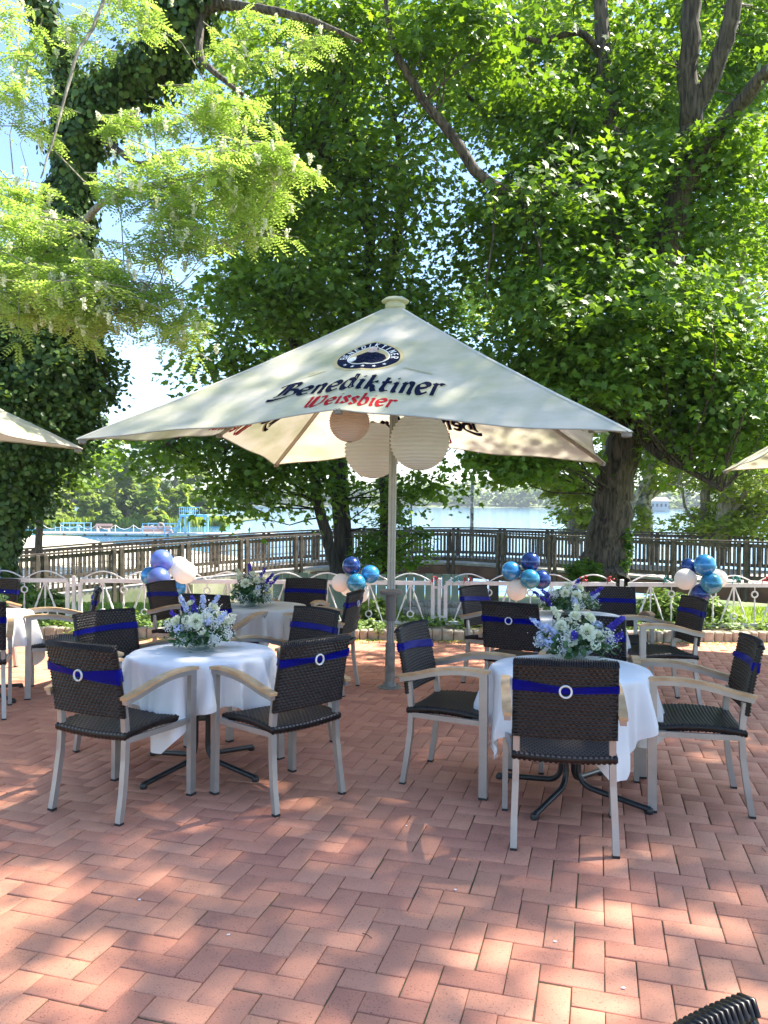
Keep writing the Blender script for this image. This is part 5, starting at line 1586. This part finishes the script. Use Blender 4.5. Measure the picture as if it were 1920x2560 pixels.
# pinnate sprays
def fronds(g, vols, nf, leaflet=.034, flen=.20):
    Ps = []; Ns = []; Us = []; Ts = []; Ss = []; BL = []; TW = []
    for (c, r, ns) in vols:
        for s in range(ns):
            d = rand_dir(1, g)[0]; cc = c + d * r * (g.random() ** .5)
            drn = g.normal(size=3) * np.array([1, .7, .25]); drn[0] += .5; drn /= np.linalg.norm(drn)
            L = g.uniform(.35, .75); st = g.random(); TW.append((cc - drn * L * .6, cc + drn * L * .4 - np.array([0, 0, .06])))
            k = nf
            t = g.random(k); base = cc - drn * L * .6 + drn * L * t[:, None]; base[:, 2] -= .10 * t ** 2
            sd_ = np.cross(drn, [0, 0, 1.0]); sd_ /= np.linalg.norm(sd_)
            sg = g.choice([-1, 1], k)
            fd = drn * .7 + sd_ * sg[:, None] * g.uniform(.4, 1.2, k)[:, None] + g.normal(size=(k, 3)) * .25; fd[:, 2] -= .25
            fd /= np.linalg.norm(fd, axis=1, keepdims=True)
            fl = flen * g.uniform(.7, 1.25, k)
            sdv = np.cross(fd, np.array([0, 0, 1.0]) + g.normal(size=(k, 3)) * .25); sdv /= np.linalg.norm(sdv, axis=1, keepdims=True)
            nrm = np.cross(sdv, fd)
            for q in range(7):
                tt = (q + 1) / 7; p = base + fd * (fl * tt)[:, None]; p[:, 2] -= .045 * tt ** 2
                for s_ in (-1, 1):
                    if q == 6 and s_ == 1: continue
                    u = sdv * s_ + fd * .35 if q < 6 else fd
                    Ps.append(p + u * leaflet * .5); Ns.append(nrm + g.normal(size=(k, 3)) * .18); Us.append(u); Ss.append(np.full(k, leaflet) * g.uniform(.85, 1.15)); Ts.append(np.clip(st * .5 + g.random(k) * .5, 0, 1))
            BL.append((cc, st))
    return np.concatenate(Ps), np.concatenate(Ns), np.concatenate(Us), np.concatenate(Ss), np.concatenate(Ts), BL, TW
RV = [(290, 15, 80, 26, 9.5, .8, 5), (190, 60, 60, 50, 9.5, .8, 5), (40, 60, 70, 70, 9, .9, 10), (40, 215, 55, 55, 9, .7, 11), (25, 130, 45, 45, 9, .6, 5), (255, 240, 65, 22, 9, .5, 5),
      (460, 228, 95, 36, 9, .6, 17), (350, 255, 60, 18, 9, .4, 4), (490, 375, 150, 58, 8.2, .8, 36), (590, 362, 80, 45, 8.2, .6, 16), (340, 410, 120, 55, 8.4, .8, 22), (410, 470, 110, 42, 8.4, .7, 14), (545, 478, 60, 26, 8.3, .4, 7),
      (100, 520, 125, 80, 8, 1.0, 36), (60, 620, 110, 80, 7.8, 1.0, 36), (220, 630, 110, 75, 7.8, .9, 30), (345, 655, 90, 38, 8, .6, 16), (360, 715, 50, 24, 8, .4, 5), (130, 665, 120, 45, 7.6, .9, 18), (40, 430, 75, 60, 8.6, .8, 14),
      (320, 520, 80, 35, 8.4, .6, 6), (430, 530, 60, 30, 8.4, .5, 6), (300, 330, 60, 20, 9, .5, 3), (240, 10, 110, 30, 9.5, .8, 5), (500, 50, 40, 40, 10, .5, 2), (560, 70, 90, 50, 10, .7, 5), (680, 90, 80, 40, 10, .7, 3)]
Pv, Nv, Uv, Sv, Tv, BL, TW = fronds(G, [E_(*q) for q in RV], 21, .038, .21)
V, Fc = leaves(Pv, Nv, Uv, Sv, np.array([(0, 0), (.24, .3), (.22, .72), (0, 1), (-.22, .72), (-.24, .3)]), .1)
np_mesh('crown', V, Fc, MAT['leaf_rob'], root, tint=Tv)
m = MB()
for a, b in TW: m.tube([a, (a + b) / 2 + np.array([0, 0, .03]), b], [.007, .005, .002], 4, cap=False)
twigs(m, G, np.array([b[0] for b in BL]), lr, .16, .014, 1.9, 4)
m.build('branches', MAT['bark_pale'], root, smooth=True)
m = MB(); limb_tube(m, [A(232, -20, 9), A(200, 60, 8.9), A(168, 115, 8.8), A(142, 200, 8.7), A(118, 290, 8.6), A(88, 385, 8.5)], [.022, .020, .019, .016, .013, .008], 6, .3, G, 4); m.build('limb', MAT['bark_pale'], root, smooth=True)
# hanging blossom clusters
Ps = []; Tt = []
for (cc, st) in BL:
    for _ in range(2):
        if G.random() < .72:
            c = cc + G.normal(size=3) * np.array([.16, .16, .05]); k = 44; t = G.random(k)
            p = c + np.stack([G.normal(0, .016, k) * (1 - t * .6), G.normal(0, .016, k) * (1 - t * .6), -t * .10 - .02], 1); Ps.append(p)
P = np.concatenate(Ps); D = rand_dir(len(P), G)
V, Fc = leaves(P, D, rand_dir(len(P), G), G.uniform(.02, .032, len(P)), SH_HEX, .3)
np_mesh('blossom', V, Fc, MAT['blossom'], root, tint=G.random(len(P)))

# --- small and middle-distance trees
def small_tree(label, trunkpts, rad, vols, leafm='leaf_bright', barkm='bark_pale', extra=(), group='young trees along the shore', **ck):
    d = dict(per=70, srad=.55, flat=.4, size=.13, shape=SH_DIAMOND, droop=.4, twig=.6, maxlen=6)
    d.update(ck)
    return make_tree('shore_tree', label, G, [(trunkpts, rad)] + list(extra), vols, leafm, barkm, seg=10, group=group, **d)
small_tree('thin dark-stemmed tree at the far left beside the beach', [A(85, 1215, 20), A(84, 1150, 20), A(87, 1080, 20), A(90, 1000, 20)], [.10, .09, .08, .06], [E_(110, 990, 110, 70, 20, 1.4, 60), E_(60, 930, 80, 60, 20, 1.2, 30)], 'leaf_dark', 'bark_dark', size=.15)
small_tree('leafy tree with one pale upright stem left of the big trunk', [A(1240, 1175, 27), A(1240, 1100, 27), A(1238, 1030, 27), A(1236, 960, 27)], [.22, .19, .16, .10], [E_(1210, 1010, 110, 60, 27, 2, 60), E_(1250, 1090, 60, 55, 27, 1.5, 26), E_(1130, 1000, 80, 45, 27, 1.5, 30), E_(1265, 1130, 45, 30, 27, 1, 14)],
           extra=[([A(1239, 1090, 27), A(1215, 1060, 27), A(1180, 1040, 26.8), A(1150, 1020, 26.6)], [.11, .09, .07, .03])], size=.17, leafm='leaf_bright')
small_tree('knobbly white-barked birch right of the big trunk', [A(1394, 1175, 26), A(1396, 1120, 26), A(1391, 1095, 26), A(1398, 1060, 26), A(1402, 1000, 26), A(1420, 920, 26)], [.22, .20, .27, .19, .15, .08], [E_(1420, 1000, 90, 60, 26, 1.6, 44), E_(1385, 930, 110, 60, 26, 2, 50), E_(1350, 1120, 40, 35, 26, 1, 14)],
           extra=[([A(1400, 1080, 26), A(1440, 1050, 26), A(1480, 1035, 26), A(1520, 1000, 26)], [.08, .07, .05, .02]), ([A(1358, 1175, 25), A(1362, 1100, 25), A(1400, 1030, 25), A(1470, 960, 25), A(1530, 900, 25)], [.10, .09, .08, .07, .03])], barkm='birch', size=.16)
small_tree('tree with slim vertical stem at the right, behind the footbridge', [A(1522, 1180, 23), A(1522, 1110, 23), A(1526, 1040, 23), A(1530, 950, 23)], [.17, .16, .13, .09], [E_(1540, 1000, 110, 60, 23, 1.6, 52), E_(1510, 1130, 70, 30, 23, 1.2, 24), E_(1600, 930, 100, 70, 23, 1.6, 40)],
           extra=[([A(1500, 1130, 23), A(1480, 1095, 23), A(1470, 1055, 22.8), A(1440, 1045, 22.6)], [.05, .04, .035, .015])], size=.14)
small_tree('spreading tree with arching boughs at the right edge behind the footbridge', [A(1558, 1180, 22), A(1562, 1120, 22), A(1575, 1060, 22), A(1590, 980, 22)], [.24, .22, .17, .10], [E_(1620, 1060, 90, 45, 22, 1.4, 44), E_(1590, 1135, 60, 22, 22, 1.2, 26), E_(1660, 980, 90, 60, 22, 1.4, 36), E_(1700, 1120, 80, 40, 22, 1.2, 30)],
           extra=[([A(1568, 1135, 22), A(1600, 1080, 21.8), A(1630, 1040, 21.6), A(1680, 1010, 21.4)], [.10, .08, .06, .03]), ([A(1566, 1150, 22), A(1610, 1125, 21.8), A(1660, 1105, 21.6), A(1740, 1090, 21.4)], [.09, .07, .06, .03]), ([A(1572, 1110, 22), A(1620, 1090, 21.8), A(1680, 1078, 21.6)], [.05, .04, .02])], size=.14)
# taller sunlit trees behind the big maple (fill the canopy at the upper right)
small_tree('tall light green tree filling the canopy behind the big maple at the right', [A(1560, 1190, 30), A(1570, 900, 30), A(1600, 600, 30), A(1630, 300, 30), A(1640, 0, 30)], [.24, .22, .2, .16, .1], [E_(1640, 700, 200, 200, 30, 4, 85), E_(1600, 300, 220, 260, 30, 4, 120), E_(1680, -50, 220, 160, 30, 4, 60)], size=.26, srad=1.1, group='tall trees behind the maples', twig=.3)
small_tree('tall light green tree behind the middle of the canopy', [A(1300, 1180, 33), A(1310, 900, 33), A(1240, 500, 33), A(1180, 200, 33)], [.3, .28, .24, .12], [E_(1150, 120, 230, 180, 33, 4, 85), E_(1090, 640, 110, 120, 33, 3, 26), E_(1230, 420, 150, 170, 33, 4, 60)], size=.28, srad=1.2, group='tall trees behind the maples', twig=.3)
small_tree('tall green tree behind the dark maple in the upper middle', [A(744, 1180, 34), A(738, 900, 34), A(690, 600, 34), A(660, 200, 34)], [.2, .2, .18, .12], [E_(640, 200, 190, 190, 34, 4, 90), E_(600, 560, 150, 160, 34, 4, 80), E_(620, 850, 120, 90, 34, 3, 40)], 'leaf_far', size=.28, srad=1.2, group='tall trees behind the maples', twig=.3)

# --- bed planting, shrubs
def shrub(name, label, vols, leafm, cat='shrub', kind=None, group=None, **ck):
    d = dict(per=60, srad=.14, flat=.7, size=.05, shape=SH_HEX, droop=.2, surf=.05)
    d.update(ck)
    V, Fc, T, SC = crown(G, vols, **d)
    if kind:
        o = np_mesh(name, V, Fc, MAT[leafm], tint=T); tag(o, label, cat, group, kind); return o
    root = tag(bpy.data.objects.new(name, None), label, cat, group); C.objects.link(root)
    np_mesh('foliage', V, Fc, MAT[leafm], root, tint=T)
    c0 = Vector(vols[0][0]); m = MB()
    for q in SC[::3]:
        b = Vector((c0.x + (q[0] - c0.x) * .3, c0.y + (q[1] - c0.y) * .3, ground_z(c0.x, c0.y))); m.tube([b, (b + Vector(q)) / 2 + Vector((0, 0, .03)), Vector(q)], [.006, .005, .003], 4, cap=False)
    m.build('stems', MAT['bark_pale'], root)
    return root
shrub('ground_cover', 'low leafy ground cover growing in the bed along the white fence', [(np.array([x, 10.15 + .25 * math.sin(x * 2), -.12]), np.array([.45, .45, .06]), 22) for x in np.arange(-6.3, 6.6, .6)], 'leaf_bed', 'plants', 'stuff', size=.045, per=45, srad=.12)
shrub('bed_bush', 'yellow-green sunlit bush in the bed at the left, behind the leftmost chairs', [E_(95, 1312, 60, 34, 10.6, .35, 60), E_(35, 1335, 40, 22, 10.6, .3, 24)], 'leaf_bed', size=.06)
shrub('bed_bush', 'yellow-green low bush behind the fence left of the periwinkle balloons\' chair', [E_(245, 1340, 70, 18, 10.5, .3, 34)], 'leaf_bed', size=.05)
shrub('bed_bush', 'pale leafy bush behind the fence left of the parasol pole', [E_(800, 1322, 42, 26, 10.5, .3, 32)], 'leaf_bed', size=.055)
shrub('bed_bush', 'dense green shrub behind the fence, under the rightmost balloons', [E_(1440, 1312, 52, 34, 10.6, .35, 60), E_(1505, 1320, 60, 30, 10.6, .35, 50), E_(1555, 1335, 40, 20, 10.6, .3, 24)], 'leaf_bed', size=.075)
shrub('ivy_clump', 'ivy climbing at the foot of the big maple trunk', [E_(1262, 1235, 40, 26, 13.9, .3, 34), E_(1345, 1190, 14, 55, 14.4, .3, 26)], 'leaf_maple', cat='ivy', size=.07, srad=.15)
shrub('garden_bush', 'dark bush at the left behind the white fence', [E_(30, 1290, 60, 26, 12, .5, 44)], 'leaf_maple', size=.07, srad=.2)
# lawn behind the fence
n = 26000
P = np.stack([G.uniform(-8, 9, n), G.uniform(10.9, 15.5, n), np.zeros(n)], 1); P[:, 2] = [ground_z(a, b) + .02 for a, b in P[:, :2]]
V, Fc = leaves(P, rand_dir(n, G) * np.array([1, 1, .2]), rand_dir(n, G) * .4 + np.array([0, 0, 1.0]), G.uniform(.05, .11, n), SH_LONG, .1)
tag(np_mesh('lawn_grass', V, Fc, MAT['grass'], tint=G.random(n)), 'short green grass behind the white fence', 'grass', kind='stuff')
# moss and weeds in the paving joints near the kerb
n = 2600
P = np.stack([G.uniform(-5, 5, n), 9.6 - np.abs(G.normal(0, .12, n)), np.zeros(n)], 1); P[:, 2] = -SL * P[:, 1] + .008
V, Fc = leaves(P, rand_dir(n, G), rand_dir(n, G) * .7 + np.array([0, 0, 1.0]), G.uniform(.015, .04, n), SH_LONG, .1)
tag(np_mesh('joint_weeds', V, Fc, MAT['grass'], tint=G.random(n)), 'small weeds sprouting along the foot of the kerb', 'weeds', kind='stuff')

# --- wooded left bank of the bay, every tree its own
bank = []
m = MB()
def far_tree(x, yb, yt, Y, w, leafm, lab, k):
    b = at(x, yb, Y); t = at(x, yt, Y); h = t.z - ZW; s = Y / (F / K)
    b = Vector((b.x, Y, max(ZW + .2, -2.3)))
    root = tag(bpy.data.objects.new('bank_tree', None), lab, 'tree', 'trees on the wooded left bank'); C.objects.link(root)
    m = MB(); m.tube([b, Vector((b.x + h * .02, Y, b.z + h * .45)), Vector((b.x - h * .01, Y, b.z + h * .85))], [h * .022, h * .016, h * .006], 7); m.build('trunk', MAT['bark_pale'], root, smooth=True)
    R_ = w * s
    vols = []
    for q in range(7):
        a = G.uniform(0, 2 * PI); zz = b.z + h * (.16 + .80 * q / 7); ww = R_ * (.95 - .55 * (q / 7) ** 1.5)
        vols.append((np.array([b.x + math.cos(a) * R_ * .3, Y + math.sin(a) * R_ * .3, zz]), np.array([ww, ww, h * .14]), int(15 * ck_scale)))
    V, Fc, T, SC = crown(G, vols, per=34, srad=h * .055, flat=.7, size=.62, shape=SH_HEX, droop=.5, surf=.3)
    np_mesh('crown', V, Fc, MAT[leafm], root, tint=T)
ck_scale = 1.0
FT = [(20, 1135, 985, 118, 52, 'leaf_far'), (70, 1135, 940, 132, 50, 'leaf_bright'), (120, 1135, 1010, 112, 42, 'leaf_bright'), (155, 1135, 915, 135, 48, 'leaf_far'), (205, 1135, 890, 140, 52, 'leaf_far'), (190, 1135, 1030, 108, 36, 'leaf_bright'),
      (250, 1135, 935, 128, 42, 'leaf_bright'), (275, 1135, 985, 112, 34, 'leaf_far'), (320, 1135, 905, 140, 50, 'leaf_bright'), (325, 1135, 1035, 110, 34, 'leaf_bright'), (375, 1135, 920, 142, 46, 'leaf_far'), (385, 1135, 1045, 114, 34, 'leaf_bright'),
      (425, 1135, 960, 140, 40, 'leaf_bright'), (440, 1130, 1060, 128, 26, 'leaf_far'), (-30, 1135, 930, 125, 50, 'leaf_far'), (235, 1138, 1075, 105, 22, 'leaf_far'), (60, 1138, 1080, 106, 28, 'leaf_far')]
FL = ['low rounded', 'tall pale', 'yellow-green front', 'tall grey-green', 'tallest round-topped', 'small bright', 'pale slender', 'silvery willow-like', 'tall broad bright', 'sunlit shrubby', 'tall dull green', 'bright waterside', 'light green outer', 'small outermost', 'leftmost broad', 'tiny dark waterside', 'low dark waterside']
FW = ['at the far left', 'behind the leftmost thin tree', 'right of the leftmost thin stem', 'left of the parasol corner', 'just under the left parasol corner', 'behind the left blue railing', 'behind the red bench', 'behind the jetty middle', 'below the parasol edge', 'left of the second blue railing', 'behind the second blue railing', 'above the lifebuoy', 'left of the diving tower', 'beside the diving tower', 'at the left picture edge', 'behind the bench', 'near the beach']
for k, q in enumerate(FT): far_tree(*q[:6], FL[k] + ' tree on the wooded left bank, ' + FW[k], k)
V = [(x, y, ZW + z) for (x, y, z) in [(-200, 100, .25), (-62, 100, .15), (-46, 104, .15), (-31, 112, .12), (-27, 124, .12), (-26, 170, .2), (-200, 190, 3)]]
m = MB(); m.add(V, [(0, 1, 2, 3, 4, 5, 6)]); tag(m.build('far_bank', MAT['ground']), kind='structure')
# reeds
n = 9000
xx = G.uniform(-60, -24, n); yy = np.interp(xx, [-62, -46, -31, -26], [99.5, 103.5, 111.5, 118]) + G.uniform(-1.5, 1, n)
P = np.stack([xx, yy, ZW + G.uniform(.1, .9, n)], 1)
V, Fc = leaves(P, rand_dir(n, G) * np.array([1, 1, .1]), rand_dir(n, G) * .15 + np.array([0, 0, 1.0]), G.uniform(.9, 1.8, n), SH_LONG, .1)
tag(np_mesh('reeds', V, Fc, MAT['leaf_bright'], tint=G.random(n)), 'reeds standing along the water of the left bank', 'reeds', kind='stuff')
# far wood across the lake
n = 30000
Ps = []
xx = G.uniform(-330, 430, 420)
vols = []
for x in xx:
    Y = 560 - (x > 60) * (x - 60) * .35 + G.uniform(0, 45); h = G.uniform(12, 21) + (Y - 540) * .05
    vols.append((np.array([x, Y, ZW + h * .5]), np.array([7, 7, h * .52]), 9))
V, Fc, T, SC = crown(G, vols, per=14, srad=2.6, flat=.7, size=2.6, shape=SH_HEX, droop=.4, surf=.3)
tag(np_mesh('far_wood', V, Fc, MAT['leaf_far'], tint=T), 'continuous wood on the far shore of the lake', 'wood', kind='stuff')
m = MB(); m.add([(-900, 552, ZW + .1), (60, 548, ZW + .1), (200, 500, ZW + .1), (420, 420, ZW + .1), (900, 380, ZW + .1), (900, 800, 10), (-900, 800, 10)], [(0, 1, 2, 3, 4, 5, 6)])
tag(m.build('far_shore', MAT['ground']), kind='structure')
for o in list(C.objects):
    if o.type == 'EMPTY' and o.name.startswith('Empty'): print('stray', o.name)
# --- summer air over the lake
m = MB(); m.box((0, 650, 9.5), (2400, 1700, 35))
hz = m.build('haze', [])
hm = bpy.data.materials.new('lake_haze'); hm.use_nodes = True; n = hm.node_tree; n.nodes.clear()
vo = n.nodes.new('ShaderNodeVolumePrincipled'); vo.inputs['Color'].default_value = (.80, .88, 1, 1); vo.inputs['Density'].default_value = .00035
n.links.new(vo.outputs[0], n.nodes.new('ShaderNodeOutputMaterial').inputs['Volume'])
hz.data.materials.clear(); hz.data.materials.append(hm); tag(hz, 'pale summer haze over the lake and the terrace', 'haze', kind='stuff')
